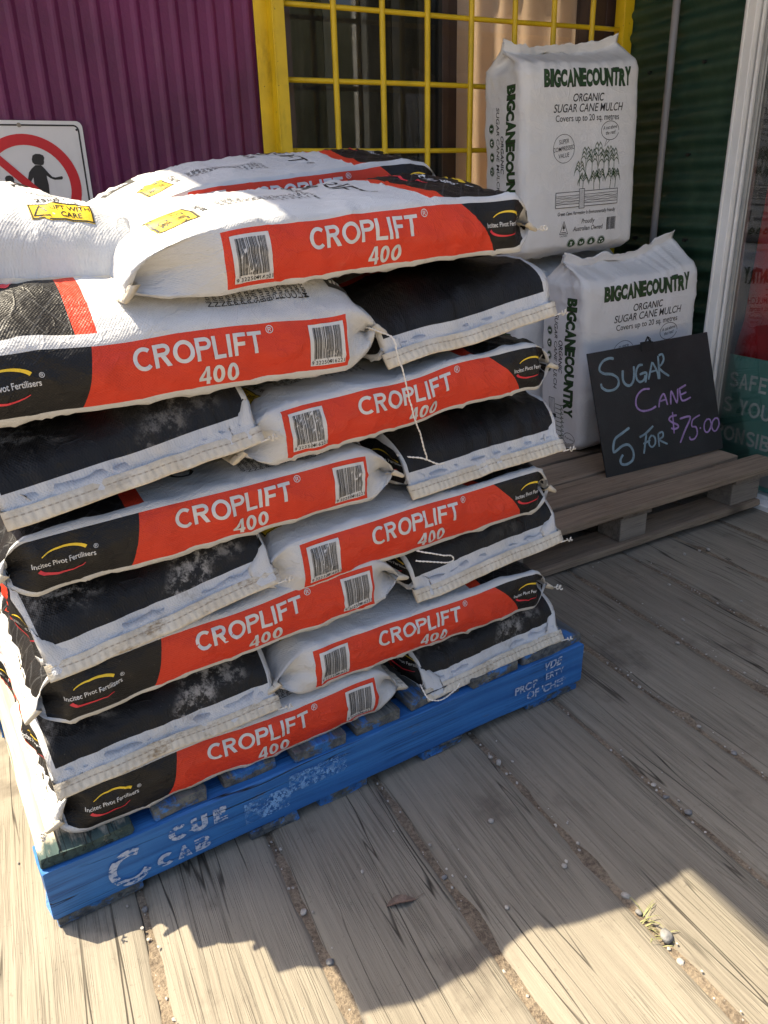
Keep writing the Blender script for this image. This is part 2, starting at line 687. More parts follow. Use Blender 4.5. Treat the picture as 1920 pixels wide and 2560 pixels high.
# -------- printed sack cloth
SL, SW = 0.64, 0.19                  # sack length, half width
GV = 0.05                            # half gusset, printed metres
PV = 2 * SW                          # panel width


def sack_cloth():
    m, b = new_mat('woven_printed_sack')
    uvn = S.nt.nodes.new("ShaderNodeUVMap")
    u, v, _ = sep(S(uvn.outputs[0]))
    dirt = attr('dirt', 'OBJECT')
    seam = attr('seam')
    obj = coords('Object')
    white, red, black = (0.56, 0.565, 0.575, 1), (0.62, 0.046, 0.018, 1), (0.0085, 0.008, 0.0085, 1)
    # which panel
    in_top = v.gt(GV) * v.lt(GV + PV)
    in_back = v.gt(GV + PV) * v.lt(3 * GV + PV)
    in_bot = v.gt(3 * GV + PV)
    in_front = v.lt(GV)
    # gussets: tau -1..1
    tf = v / GV
    tb = ((2 * GV + PV) - v) / GV
    def gus(tau, b0, b1, powr, rend):
        k = ((1.0 + tau) * 0.5).clamp()
        bx = (k ** powr) * (b1 - b0) + b0
        ok = tau.abs().lt(0.83) * u.gt(0.012)
        blk = u.lt(bx) * ok
        rd = u.gt(bx) * u.lt(rend) * ok
        return blk, rd
    bF, rF = gus(tf, 0.163, 0.197, 0.6, 0.580)
    bB, rB = gus(tb, 0.085, 0.165, 1.5, 0.572)
    # panels: s 0..1 across
    st = (v - GV) / PV
    sb = (v - (3 * GV + PV)) / PV
    def pan(s, mg):
        q = s * 2.0 - 1.0
        bow = (1.0 - q * q) * 0.004 + 0.180
        ok = s.gt(0.022) * s.lt(0.978) * seam.gt(mg)
        blk = u.lt(bow) * ok
        rd = u.gt(bow) * u.lt(bow + 0.028) * ok
        return blk, rd
    bT, rT = pan(st, 0.011)
    bD, rD = pan(sb, 0.003)
    isb = (bF * in_front + bB * in_back + bT * in_top + bD * in_bot).clamp()
    isr = (rF * in_front + rB * in_back + rT * in_top + rD * in_bot).clamp()
    # lattice on the black panel
    def lines(t, n):
        return S.math('FRACT', t * n).lt(0.07)
    lat = (lines(u + v * 0.8, 26.0) + lines(u - v * 0.8 + 3.0, 26.0)).clamp() * in_top * isb * attr('lattice', 'OBJECT')
    blackc = mixc(lat * 0.9, black, (0.05, 0.05, 0.052, 1))
    blackc = mixc(ramp(noise(obj, 7, 4), 0.35, 0.75) * 0.35, blackc, (0.022, 0.019, 0.016, 1))
    n1 = noise(obj, 9, 5, 0.6)
    whitec = mixc(ramp(n1, 0.4, 0.8) * 0.3, white, (0.52, 0.485, 0.42, 1))
    redc = mixc(ramp(noise(obj, 30, 5, 0.65), 0.3, 0.8) * 0.35, red, (0.52, 0.036, 0.017, 1))
    col = mixc(isr, mixc(isb, whitec, blackc), redc)
    # dust and scuffs
    p1 = noise(obj, 7.0, 3, 0.5)
    p2 = noise(obj, 48.0, 6, 0.72)
    p3 = noise(obj, 240.0, 3, 0.7)
    endm = 1.0 - ramp(u, 0.04, 0.14)
    dm = ramp(p1, 0.54, 0.68) * ramp(p2 * 0.85 + p3 * 0.15, 0.46, 0.62) * endm * dirt
    specks = ramp(noise(obj, 300, 2, 0.5), 0.70, 0.76) * 0.5
    col = mixc((dm * 0.85).clamp(), col, (0.40, 0.38, 0.36, 1))
    col = mixc(specks * isb * 0.5, col, (0.22, 0.20, 0.17, 1))
    grime = ramp(noise(scalev(obj, (1, 1, 3)), 14, 5, 0.7), 0.55, 0.8) * (0.10 + dirt * 0.35)
    col = mixc(grime.clamp() * (1.0 - isb), col, (0.36, 0.29, 0.21, 1))
    put(b, 'Base Color', col)
    put(b, 'Roughness', 0.46 + dm * 0.3)
    put(b, 'Specular IOR Level', 0.30)
    w1 = (u * 1450.0).sin() * (v * 1450.0).sin()
    wr = noise(obj, 60, 5, 0.6)
    wr2 = noise(comb(u * 34.0, v * 90.0, dirt), 1.0, 4, 0.6)
    off = attr('lattice', 'OBJECT') * 3.0 + dirt * 5.0
    def creases(sc_, wd, ds):
        q_ = noise(comb(u * 1.0 + off, v, off), sc_, 2, 0.5, ds)
        return 1.0 - ramp((q_ - 0.5).abs(), 0.0, wd)
    cz = creases(11.0, 0.030, 1.2) + creases(27.0, 0.035, 0.8) * 0.6
    put(b, 'Normal', bump(w1 * 0.10 + wr * 1.0 + wr2 * 1.0 + cz * 0.26, 0.50, 0.004))
    return m


M_sack = sack_cloth()


def ink(name, col, rough=0.45, var=0.12):
    m, b = new_mat(name)
    o = coords('Object')
    n = noise(o, 40, 4, 0.6)
    c = mixc(ramp(n, 0.3, 0.75), tuple(x * (1 - var) for x in col[:3]) + (1,), col)
    put(b, 'Base Color', c)
    put(b, 'Roughness', rough)
    put(b, 'Normal', bump(noise(o, 90, 4, 0.6), 0.25, 0.003))
    return m


M_iwhite = ink('white_print', (0.60, 0.605, 0.615, 1))
M_iblack = ink('black_print', (0.018, 0.018, 0.019, 1))
M_iyellow = ink('yellow_print', (0.86, 0.58, 0.03, 1))
M_ipink = ink('crimson_print', (0.66, 0.03, 0.05, 1))
M_igreen = ink('green_print', (0.022, 0.072, 0.018, 1))
M_ired = ink('red_print', (0.74, 0.055, 0.022, 1))


def hem_mat():
    m, b = new_mat('cream_paper_hem')
    uvn = S.nt.nodes.new("ShaderNodeUVMap")
    u, v, _ = sep(S(uvn.outputs[0]))
    o = coords('Object')
    dirt = attr('dirt', 'OBJECT')
    n = noise(o, 22, 6, 0.7)
    col = mixc(ramp(n, 0.3, 0.7), (0.52, 0.46, 0.365, 1), (0.64, 0.60, 0.52, 1))
    gr = ramp(noise(scalev(o, (1, 1, 2.5)), 17, 6, 0.75), 0.50, 0.70) * (0.08 + dirt * 0.9)
    col = mixc(gr.clamp(), col, (0.22, 0.155, 0.085, 1))
    ln = (u - 0.36).abs().lt(0.035)
    dash = S.math('FRACT', v * 110.0).lt(0.55)
    col = mixc(ln * (0.25 + dash * 0.4), col, (0.25, 0.20, 0.15, 1))
    put(b, 'Base Color', col)
    put(b, 'Roughness', 0.75)
    put(b, 'Specular IOR Level', 0.25)
    puck = (v * 520.0 + noise(o, 30, 2) * 6.0).sin() * ramp((u - 0.5).abs(), 0.5, 0.0)
    put(b, 'Normal', bump(puck * 0.25 - ln * 0.9 + noise(o, 110, 4) * 0.7, 0.55, 0.005))
    return m


M_hem = hem_mat()
M_thread = simple('white_cotton_thread', (0.74, 0.71, 0.65, 1), 0.8, bscale=400, bmp=0.2)


def film_mat():
    m, b = new_mat('white_plastic_film')
    o = coords('Object')
    n = noise(o, 5, 4)
    col = mixc(ramp(n, 0.35, 0.75) * 0.4, (0.76, 0.76, 0.765, 1), (0.66, 0.645, 0.62, 1))
    d = ramp(noise(o, 16, 6, 0.7), 0.6, 0.8) * 0.25
    col = mixc(d, col, (0.42, 0.38, 0.32, 1))
    put(b, 'Base Color', col)
    put(b, 'Roughness', 0.36)
    put(b, 'Specular IOR Level', 0.5)
    put(b, 'Subsurface Weight', 0.0)
    cr = noise(o, 34, 5, 0.6, 0.6)
    q1 = noise(scalev(o, (1, 0.6, 1)), 9, 2, 0.5, 1.5)
    q2 = noise(o, 24, 2, 0.5, 1.0)
    cs = (1.0 - ramp((q1 - 0.5).abs(), 0.0, 0.03)) + (1.0 - ramp((q2 - 0.5).abs(), 0.0, 0.04)) * 0.6
    put(b, 'Normal', bump(cr + cs * 0.3, 0.28, 0.005))
    return m


M_film = film_mat()

# ------------------------------------------------------------------ sack geometry
def ease(d, D, p=2.2):
    t = np.clip(d / D, 0, 1)
    return (1 - (1 - t) ** p) ** (1 / p)


FIN = 0.028
UG = np.concatenate([np.linspace(-FIN, 0, 5)[:-1], np.linspace(0, 0.15, 24)[:-1], np.linspace(0.15, 0.50, 36)[:-1],
                     np.linspace(0.50, SL, 22)[:-1], np.linspace(SL, SL + FIN, 5)])
NG, NP = 14, 40
TOTV = 4 * GV + 2 * PV
VG = np.concatenate([np.linspace(-GV, GV, NG + 1)[:-1], np.linspace(GV, GV + PV, NP + 1)[:-1],
                     np.linspace(GV + PV, 3 * GV + PV, NG + 1)[:-1], np.linspace(3 * GV + PV, TOTV - GV, NP + 1)])  # last == first, closed


def sack_grid(seed, hg=0.044, crown=0.016, crb=0.012, fl=1.0, zs0=-0.028, zs1=-0.012, droop0=0.55, droop1=0.35, wr=1.0, bulge=0.012, puff=1.0, tail=0.0, D0=0.10, D1=0.10, pe=2.2):
    U, V = np.meshgrid(UG, VG, indexing='ij')
    d0, d1 = U, SL - U
    e = np.minimum(ease(np.clip(d0, 0, 9), D0, pe), ease(np.clip(d1, 0, 9), D1, pe))
    ec = np.minimum(ease(np.clip(d0, 0, 9), 0.19, 2.0), ease(np.clip(d1, 0, 9), 0.17, 2.0))
    h = 0.0012 + (hg - 0.0012) * e
    g = np.sqrt(np.clip(hg ** 2 - h ** 2, 0, None)) * 0.95
    W = SW * (1.0 + 0.012 * vn(U * 5, 0.3, 0, seed)) - 0.004 * (1 - e)
    zs = zs0 * (1 - ease(np.clip(d0, 0, 9), 0.13, 1.8)) + zs1 * (1 - ease(np.clip(d1, 0, 9), 0.13, 1.8))
    X = np.clip(U, 0, SL).copy()
    X += tail * np.clip((U - 0.575) / 0.065, 0, 1)
    Y = np.zeros_like(U)
    Z = np.zeros_like(U)
    front = V <= GV
    top = (V > GV) & (V <= GV + PV)
    back = (V > GV + PV) & (V <= 3 * GV + PV)
    bot = V > 3 * GV + PV
    tf = V / GV
    tb = ((2 * GV + PV) - V) / GV
    st = (V - GV) / PV
    sb = (V - (3 * GV + PV)) / PV
    for msk, tau, sgn in ((front, tf, -1), (back, tb, 1)):
        yy = W + bulge * (1 - tau ** 2) * e - g * (1 - np.abs(tau))
        Y[msk] = (sgn * yy)[msk]
        Z[msk] = (tau * h)[msk]
    q = 2 * st - 1
    Y[top] = (W * q)[top]
    lump = 1 + 0.35 * fbm(U * 5, V * 5, 0.0, seed + 5, 2)
    Z[top] = (h + crown * puff * ec * lump * (1 - np.abs(q) ** 2.4))[top]
    qb = 1 - 2 * sb
    Y[bot] = (W * qb)[bot]
    Z[bot] = -(h + crb * ec * (1 - np.abs(qb) ** 2.6))[bot]
    # wavy crease edges
    Z += 0.0035 * wr * vn(U * 9, np.sign(Y) * 3.1, 0.0, seed + 9) * e
    # fins
    wave = 0.003 * vn(Y * 8, 0.2, 0, seed + 21) + 0.001 * vn(Y * 22, 0.7, 0, seed + 22)
    wave1 = 0.004 * vn(Y * 8, 5.2, 0, seed + 31) + 0.0015 * vn(Y * 22, 5.7, 0, seed + 32)
    s0, s1 = np.clip(-U, 0, None) * fl, np.clip(U - SL, 0, None) * fl
    X += -s0 * math.cos(droop0) + s1 * math.cos(droop1)
    end0, end1 = np.exp(-np.clip(U, 0, 9) / 0.02), np.exp(-np.clip(SL - U, 0, 9) / 0.02)
    Z += zs - s0 * math.sin(droop0) - s1 * math.sin(droop1) + wave * end0 + wave1 * end1
    # wrinkles along the normal
    P = np.stack([X, Y, Z], -1)
    N = grid_normals(P)
    near = np.exp(-np.clip(np.minimum(d0, d1), 0, 9) / 0.05)
    n1 = fbm(U * 11, V * 11, 0.0, seed + 1, 3) * 0.0026
    n2 = vn(U * 7, V * 60, 0.0, seed + 2) * 0.0036 * near
    ang = 0.7 * vn(U * 3, V * 3, 0, seed + 8)
    a = U * 18 + V * 26 * (1 + 0.3 * ang)
    rid = (1 - np.abs(vn(a, (V - U) * 7, 0.0, seed + 3))) ** 5 * 0.0030
    rid2 = (1 - np.abs(vn(U * 40 + V * 16, V * 9, 0.0, seed + 4))) ** 5 * 0.0036 * np.clip(1 - np.abs(np.where(front, tf, tb)), 0.15, 1)
    fade = np.where((U < 0) | (U > SL), 0.25, 1.0)
    D = (n1 + n2 + (rid - 0.0008) * 1.3 + (rid2 - 0.0006) * 1.3) * wr * 1.2 * fade
    P = P + N * D[..., None]
    P[:, -1] = P[:, 0]
    return P


def grid_normals(P):
    du = np.gradient(P, axis=0)
    dv = np.empty_like(P)
    Q = P[:, :-1]
    dv[:, :-1] = np.roll(Q, -1, 1) - np.roll(Q, 1, 1)
    dv[:, -1] = dv[:, 0]
    n = np.cross(du, dv)
    n /= (np.linalg.norm(n, axis=-1, keepdims=True) + 1e-12)
    return n


class Decals:
    """flat print in sack metres (u, v), cut along the sack's own grid so that it lies on the cloth"""

    def __init__(self, ug, vg):
        self.ug, self.vg = ug, vg
        self.bm = bmesh.new()
        self.lay = self.bm.faces.layers.int.new('m')
        self.lev = self.bm.faces.layers.int.new('h')

    def add(self, g, mi, fn, level=0):
        vs = [self.bm.verts.new((*fn(x, y), 0)) for x, y in g[0]]
        for f in g[1]:
            if len(set(f)) < 3:
                continue
            try:
                q = self.bm.faces.new([vs[i] for i in f])
                q[self.lay] = mi
                q[self.lev] = level
            except ValueError:
                pass

    def finish(self):
        bm = self.bm
        xs = [v.co.x for v in bm.verts]
        ys = [v.co.y for v in bm.verts]
        for k, lo, hi, grid in ((0, min(xs), max(xs), self.ug), (1, min(ys), max(ys), self.vg)):
            for t in grid:
                if lo < t < hi:
                    no = (1, 0, 0) if k == 0 else (0, 1, 0)
                    co = (t, 0, 0) if k == 0 else (0, t, 0)
                    sel = [f for f in bm.faces if min(v.co[k] for v in f.verts) < t - 1e-7 and max(v.co[k] for v in f.verts) > t + 1e-7]
                    if not sel:
                        continue
                    ed = set(e for f in sel for e in f.edges)
                    vv = set(v for f in sel for v in f.verts)
                    bmesh.ops.bisect_plane(bm, geom=list(vv) + list(ed) + sel, dist=1e-7, plane_co=co, plane_no=no)
        bm.verts.index_update()
        self.uv = np.array([(v.co.x, v.co.y) for v in bm.verts])
        self.faces = [tuple(v.index for v in f.verts) for f in bm.faces]
        self.mi = [f[self.lay] for f in bm.faces]
        lv = np.zeros(len(self.uv))
        for f in bm.faces:
            for v in f.verts:
                lv[v.index] = f[self.lev]
        self.lv = lv
        bm.free()
        u, v = self.uv[:, 0], self.uv[:, 1]
        self.i = np.clip(np.searchsorted(self.ug, u, side='right') - 1, 0, len(self.ug) - 2)
        self.j = np.clip(np.searchsorted(self.vg, v, side='right') - 1, 0, len(self.vg) - 2)
        self.a = (u - self.ug[self.i]) / (self.ug[self.i + 1] - self.ug[self.i])
        self.b = (v - self.vg[self.j]) / (self.vg[self.j + 1] - self.vg[self.j])

    def place(self, P, N, off=0.0007, step=0.0004):
        i, j, a, b = self.i, self.j, self.a[:, None], self.b[:, None]
        def il(A):
            return (A[i, j] * (1 - a) * (1 - b) + A[i + 1, j] * a * (1 - b) + A[i, j + 1] * (1 - a) * b + A[i + 1, j + 1] * a * b)
        n = il(N)
        n /= np.linalg.norm(n, axis=1, keepdims=True) + 1e-12
        return il(P) + n * (off + self.lv * step)[:, None]


# print layout of the fertiliser sack; materials: 0 cloth, 1 white, 2 black, 3 yellow, 4 crimson
fA = lambda x, y: (x, y)                                   # front gusset, reads from the black end
fB = lambda x, y: (SL - x, 2 * GV + PV - y)                # back gusset, reads from the white end
fT = lambda x, y: (SL - y, GV + x)                         # face panel


def arc_taper(cx, cy, rx, ry, a0, a1, w0, w1, n=18):
    return ribbon2d(arcpts(cx, cy, rx, ry, a0, a1, n), [w0 + (w1 - w0) * i / n for i in range(n + 1)])


def logo(cx, cy, s):
    return [(arc_taper(cx + .002 * s, cy + .004 * s, .034 * s, .017 * s, 150, 28, .0006 * s, .0026 * s), 3),
            (arc_taper(cx - .001 * s, cy - .006 * s, .034 * s, .014 * s, 190, 325, .0026 * s, .0005 * s), 4),
            (move2d(text2d('Incitec Pivot Fertilisers', .0118 * s, 'CENTER', 0.012, xs=.78), cx, cy - .004 * s), 1),
            (move2d(text2d('\u00ae', .009 * s, 'LEFT', 0.004), cx + .041 * s, cy + .006 * s), 1)]


def print_sack(D_sack, big_logo):
  def gusset(fn, x_word, x_num, x_logo, x_bar):
      D_sack.add(move2d(word2d('CROPLIFT', .0325, .170, 1.02, 0.0), x_word - .003, -.001), 1, fn)
      D_sack.add(move2d(word2d('400', .0275, .180, 1.12, 0.03), x_num, -.0375), 1, fn)
      D_sack.add(move2d(text2d('\u00ae', .0165, 'LEFT', 0.004), x_word + .196, .026), 1, fn)
      for g, mi in logo(x_logo, 0.002, 1.0):
          D_sack.add(g, mi, fn)
      D_sack.add(rect2d(x_bar, -.0345, x_bar + .060, .0335), 1, fn)
      D_sack.add(barcode2d(x_bar + .0065, -.0235, x_bar + .0535, .0285), 2, fn, 1)
      D_sack.add(move2d(text2d('9', .0085, 'LEFT', .01), x_bar + .002, -.0325), 2, fn, 1)
      D_sack.add(move2d(text2d('322509', .0085, 'LEFT', .01, space=1.15), x_bar + .009, -.0325), 2, fn, 1)
      D_sack.add(move2d(text2d('416221', .0085, 'LEFT', .01, space=1.15), x_bar + .032, -.0325), 2, fn, 1)


  gusset(fA, .247, .332, .082, .514)
  gusset(fB, .205, .300, SL - .064, .0785)
  for nm, ty in (('CROPLIFT', .333),):
      D_sack.add(move2d(word2d(nm, .040, .125, 1.0), .055, ty), 2, fT)
  D_sack.add(move2d(text2d('\u00ae', .022), .295, .36), 2, fT)
  D_sack.add(move2d(word2d('400', .030, .14, 1.05), .150, .292), 2, fT)
  D_sack.add(move2d(text2d('(17-6-9)', .024, 'CENTER', .004), .185, .268), 2, fT)
  names = ['Nitrogen', 'Nitrogen as Urea', 'Nitrogen Ammonium', 'Phosphorus', 'Phosphorus Water', 'Phosphorus Citrate', 'Potassium', 'Sulfur',
           'Biuret Maximum', 'Biuret Maximum', 'Fluorine', 'Fluorine Maximum', 'Cadmium', 'Cadmium Maximum', 'Lead', 'Mercury Maximum']
  vals = ['17.1% w/w', '9.2% w/w', '7.9% w/w', '4.7% w/w', '3.6% w/w', '1.1% w/w', '20.0% w/w', '0.70% w/w', '160g/kg P', '5mg/kg', '75mg/kg', '20mg/kg',
          '5.0mg/kg', '20g/kg N', '100mg/kg', '5.0mg/kg']
  for k in range(16):
      ty = .262 - .0104 * k
      D_sack.add(move2d(text2d(names[k], .0128, 'LEFT', .004), .022, ty), 2, fT)
      D_sack.add(move2d(text2d(vals[k], .0105, 'LEFT', .004), .268, ty), 2, fT)
  D_sack.add(move2d(text2d('25kg net', .0165, 'LEFT', .012), .253, .074), 2, fT)
  D_sack.add(rect2d(.240, .034, .324, .066), 3, fT)
  D_sack.add(ribbon2d([(.2415, .0355), (.3225, .0355), (.3225, .0645), (.2415, .0645)], .0010, True), 2, fT, 1)
  D_sack.add(ribbon2d([(.245, .040), (.265, .040), (.255, .060)], .0011, True), 2, fT, 1)
  D_sack.add(move2d(text2d('LIFT WITH', .0115, 'CENTER', .016), .294, .0515), 2, fT, 1)
  D_sack.add(move2d(text2d('CARE', .0115, 'CENTER', .016), .294, .0395), 2, fT, 1)
  D_sack.add(rect2d(.040, .022, .085, .062), 2, fT)
  for k in range(3):
      D_sack.add(ribbon2d([(.050, .041 + k * .006), (.0625, .037 + k * .006), (.075, .041 + k * .006)], .0018), 1, fT, 1)
  D_sack.add(move2d(text2d('FERTCARE', .0075, 'CENTER', .014), .0625, .026), 1, fT, 1)
  for g, mi in (logo(.19, .545, 2.5) if big_logo else []):
      D_sack.add(g, mi, fT)
  D_sack.finish()
  return D_sack


D_logo, D_plain = print_sack(Decals(UG, VG), True), print_sack(Decals(UG, VG), False)


def uv_layer(me, uvs_per_vert_fn, nfaces_grid, nu, nv, ug, vg):
    """writes grid uv in metres for the first nfaces_grid faces"""
    l = me.uv_layers.new(name='UVMap')
    data = np.zeros((len(me.loops), 2), np.float32)
    k = 0
    for i in range(nu - 1):
        for j in range(nv - 1):
            for (a, b) in ((i, j), (i + 1, j), (i + 1, j + 1), (i, j + 1)):
                data[k] = (ug[a], vg[b])
                k += 1
    l.data.foreach_set('uv', data.ravel())


def cloth_object(name, P, ug, vg, decals, mats, parent):
    """closed sheet P (last column repeats the first) + print, one mesh"""
    nu, nv = P.shape[:2]
    Q = P[:, :-1]
    m = nv - 1
    verts = Q.reshape(-1, 3)
    idx = np.arange(nu * m).reshape(nu, m)
    nxt = np.roll(idx, -1, 1)
    faces = np.stack([idx[:-1], idx[1:], nxt[1:], nxt[:-1]], -1).reshape(-1, 4)
    N = grid_normals(P)
    DV = decals.place(P, N)
    o = len(verts)
    allf = [tuple(f) for f in faces.tolist()] + [tuple(i + o for i in f) for f in decals.faces]
    # close the two ends
    me = bpy.data.meshes.new(name)
    me.from_pydata(np.concatenate([verts, DV]).tolist(), [], allf)
    for mm in mats:
        me.materials.append(mm)
    me.polygons.foreach_set('material_index', [0] * len(faces) + list(decals.mi))
    me.polygons.foreach_set('use_smooth', [True] * len(allf))
    uv_layer(me, None, len(faces), nu, nv, ug, vg)
    root_i = int(np.searchsorted(ug, 0.0))
    sd = np.zeros((nu, m))
    sd[1:] = np.cumsum(np.linalg.norm(np.diff(Q, axis=0), axis=2), axis=0)
    sd -= sd[root_i:root_i + 1]
    at = me.attributes.new('seam', 'FLOAT', 'POINT')
    at.data.foreach_set('value', np.concatenate([sd.ravel(), np.zeros(len(DV))]).astype(np.float32))
    me.update()
    ob = bpy.data.objects.new(name, me)
    COL.objects.link(ob)
    ob.parent = parent
    return ob


def hem_object(P, which, seed, parent, dirt):
    """folded paper tape sewn over the flattened end"""
    r0 = P[0] if which == 0 else P[-1]                      # fin edge ring
    ri = P[4] if which == 0 else P[-5]                      # fin root ring
    top = slice(NG, NG + NP + 1)
    edge, root = r0[top], ri[top]
    n = edge.shape[0]
    out = edge - root
    L = np.linalg.norm(out, axis=1, keepdims=True)
    out = out / L
    along = np.gradient(edge, axis=0)
    along /= np.linalg.norm(along, axis=1, keepdims=True)
    nor = np.cross(along, out)
    nor /= np.linalg.norm(nor, axis=1, keepdims=True)
    if nor[n // 2][2] < 0:
        nor = -nor
    yy = edge[:, 1]
    wid = 0.004 * vn(yy * 9, 1.0, 0, seed + 41) + 0.002 * vn(yy * 31, 1.0, 0, seed + 42)
    lift = 0.0025 * vn(yy * 14, 2.0, 0, seed + 43)
    cen = edge - nor * 0.0015
    rows = []
    T = 0.0042
    prof = [(-0.0185, T + .001), (-0.013, T + .0012), (-0.007, T), (0.002, T * .9), (0.006, T * .5), (0.007, 0), (0.006, -T * .5), (0.002, -T * .9), (-0.010, -T), (-0.024, -T)]
    for s, t in prof:
        k = 1.0 if s < -0.005 else 0.6
        rows.append(cen + out * (s + wid * (1.3 if s < -.02 else .5))[:, None] + nor * (t + lift * k)[:, None])
    G = np.stack(rows, 0)
    # tape runs a little past the corners
    ext = np.array([0.006, 0.006])
    G[:, 0] -= (G[:, 1] - G[:, 0]) * 0.25
    G[:, -1] += (G[:, -1] - G[:, -2]) * 0.25
    nu, nv = G.shape[:2]
    vs = G.reshape(-1, 3)
    fs, uvs = [], []
    for i in range(nu - 1):
        for j in range(nv - 1):
            fs.append((i * nv + j, i * nv + j + 1, (i + 1) * nv + j + 1, (i + 1) * nv + j))
            for a, b in ((i, j), (i, j + 1), (i + 1, j + 1), (i + 1, j)):
                uvs.append((a / (nu - 1) * 1.9, b / (nv - 1) * 0.38))
    for j in (0, nv - 1):
        c = tuple(i * nv + j for i in range(nu))
        fs.append(c if j else c[::-1])
        uvs += [(0.9, 0)] * nu
    me = bpy.data.meshes.new('sewn_hem')
    me.from_pydata(vs.tolist(), [], fs)
    me.materials.append(M_hem)
    l = me.uv_layers.new(name='UVMap')
    l.data.foreach_set('uv', np.array(uvs, np.float32).ravel())
    me.polygons.foreach_set('use_smooth', [True] * len(fs))
    me.update()
    bm = bmesh.new(); bm.from_mesh(me)
    bmesh.ops.recalc_face_normals(bm, faces=bm.faces)
    bm.to_mesh(me); bm.free()
    ob = bpy.data.objects.new('sewn_hem', me)
    COL.objects.link(ob)
    ob.parent = parent
    ob['dirt'] = dirt
    return ob, np.stack([G[4, 0], G[4, -1]])


def thread_mesh(name, pts, parent, r=0.00085, twist=210.0, inv=None):
    """two-ply twisted string along a smooth path (local coordinates)"""
    pts = [Vector(p) for p in pts]
    # Catmull-Rom resample
    path = []
    n = len(pts)
    for i in range(n - 1):
        p0, p1, p2, p3 = pts[max(i - 1, 0)], pts[i], pts[i + 1], pts[min(i + 2, n - 1)]
        k = max(4, int((p2 - p1).length / 0.0035))
        for s in range(k):
            t = s / k
            path.append(0.5 * ((2 * p1) + (p2 - p0) * t + (2 * p0 - 5 * p1 + 4 * p2 - p3) * t * t + (3 * p1 - p0 - 3 * p2 + p3) * t ** 3))
    path.append(pts[-1])
    k_ = len(pts) * 1.7
    path = [p + Vector((0.0034 * float(vn(i * .10, k_)) + .0010 * float(vn(i * .5, k_)), 0.0028 * float(vn(i * .13, k_ + 9)), 0.0022 * float(vn(i * .13, k_ + 19)))) for i, p in enumerate(path)]
    mb = MB()
    for ph in (0, math.pi):
        q, acc, up = [], 0.0, None
        for i, p in enumerate(path):
            t = (path[min(i + 1, len(path) - 1)] - path[max(i - 1, 0)])
            if t.length < 1e-9:
                t = Vector((0, 0, 1))
            t.normalize()
            a = t.orthogonal().normalized() if up is None else (up - t * up.dot(t)).normalized()
            up = a
            bb = t.cross(a)
            if i:
                acc += (path[i] - path[i - 1]).length
            w = acc * twist * 2 + ph
            q.append(p + (a * math.cos(w) + bb * math.sin(w)) * r * 1.05)
        mb.tube(q, r, 6)
    return mb.build(name, M_thread, parent, smooth=True)


# pallet frame: p along the front, q into the stack
PYAW = R_(6.6)
PF = Matrix.Translation((-0.107, 1.047, 0.0)) @ Matrix.Rotation(PYAW, 4, 'Z')
SACK_MATS = [M_sack, M_iwhite, M_iblack, M_iyellow, M_ipink]


def sack(label, p, q, z, orient, tilt=0.0, pitch=0.0, seed=1, dirt=0.0, group='fertiliser sacks stacked on the blue pallet', threads=(), yaw=0.0, **kw):
    M = PF @ Matrix.Translation((p, q, z)) @ Matrix.Rotation(R_(yaw), 4, 'Z') @ Matrix.Rotation(-R_(tilt), 4, 'Y') @ Matrix.Rotation(R_(pitch), 4, 'X') @ Matrix.Rotation(R_(orient), 4, 'Z')
    root = empty('fertiliser_sack')
    root.matrix_world = M
    tag(root, label, 'sack', group)
    if orient in (0, 180):
        kw = {'D0': 0.042, 'D1': 0.060, 'pe': 1.45, 'zs0': -0.010, 'fl': 0.55, 'hg': 0.0468 + 0.0015 * math.sin(seed * 2.3), **kw}
    else:
        kw = {'droop0': 0.98, 'fl': 1.12, **kw}
    P = sack_grid(seed, **kw)
    body = cloth_object('sack_body', P, UG, VG, D_plain if orient == 90 else D_logo, SACK_MATS, root)
    body['dirt'] = float(dirt)
    body['lattice'] = 0.0 if orient == 90 else 1.0
    _, c0 = hem_object(P, 0, seed, root, float(dirt))
    hem_object(P, 1, seed + 3, root, float(dirt) * 0.4)
    MI = M.inverted()
    for th in threads:
        thread_mesh('stitch_thread', [MI @ (PF @ Vector(t)) for t in th], root)
    # curled tail of the stitching at one corner of the black hem
    rg = random.Random(seed)
    c = Vector(c0[0] if orient in (90,) else c0[rg.randint(0, 1)])
    s = math.copysign(1, c.y)
    tail = [c + Vector((0.004, -s * 0.006, 0)), c + Vector((-0.002, s * 0.004, 0.002))]
    for k in range(9):
        a = k * 1.5 + rg.random()
        tail.append(c + Vector((-0.004 - 0.003 * math.cos(a), s * (0.004 + 0.0016 * k), 0.002 + 0.004 * math.sin(a))))
    thread_mesh('stitch_thread', tail, root, r=0.0008)
    return root

# ------------------------------------------------------------------ the setting
WY, WX, KW = 2.781, 2.417, 1.03      # window wall, door wall, and the scale of their measured details


def wz(z):
    return CAMZ + (z - CAMZ) * KW


# ground far below and around the deck
m, b = new_mat('dry_gravel_ground')
o_ = coords('Object')
put(b, 'Base Color', mixc(noise(o_, 3, 8, 0.7), (0.26, 0.20, 0.13, 1), (0.48, 0.40, 0.29, 1)))
put(b, 'Roughness', 0.95)
put(b, 'Normal', bump(noise(o_, 40, 6, 0.7), 0.6, 0.02))
M_ground = m
g_ = MB().add([(-400, -400, -0.16), (400, -400, -0.16), (400, 400, -0.16), (-400, 400, -0.16)], [(0, 1, 2, 3)]).build('ground', M_ground)
structure(g_)

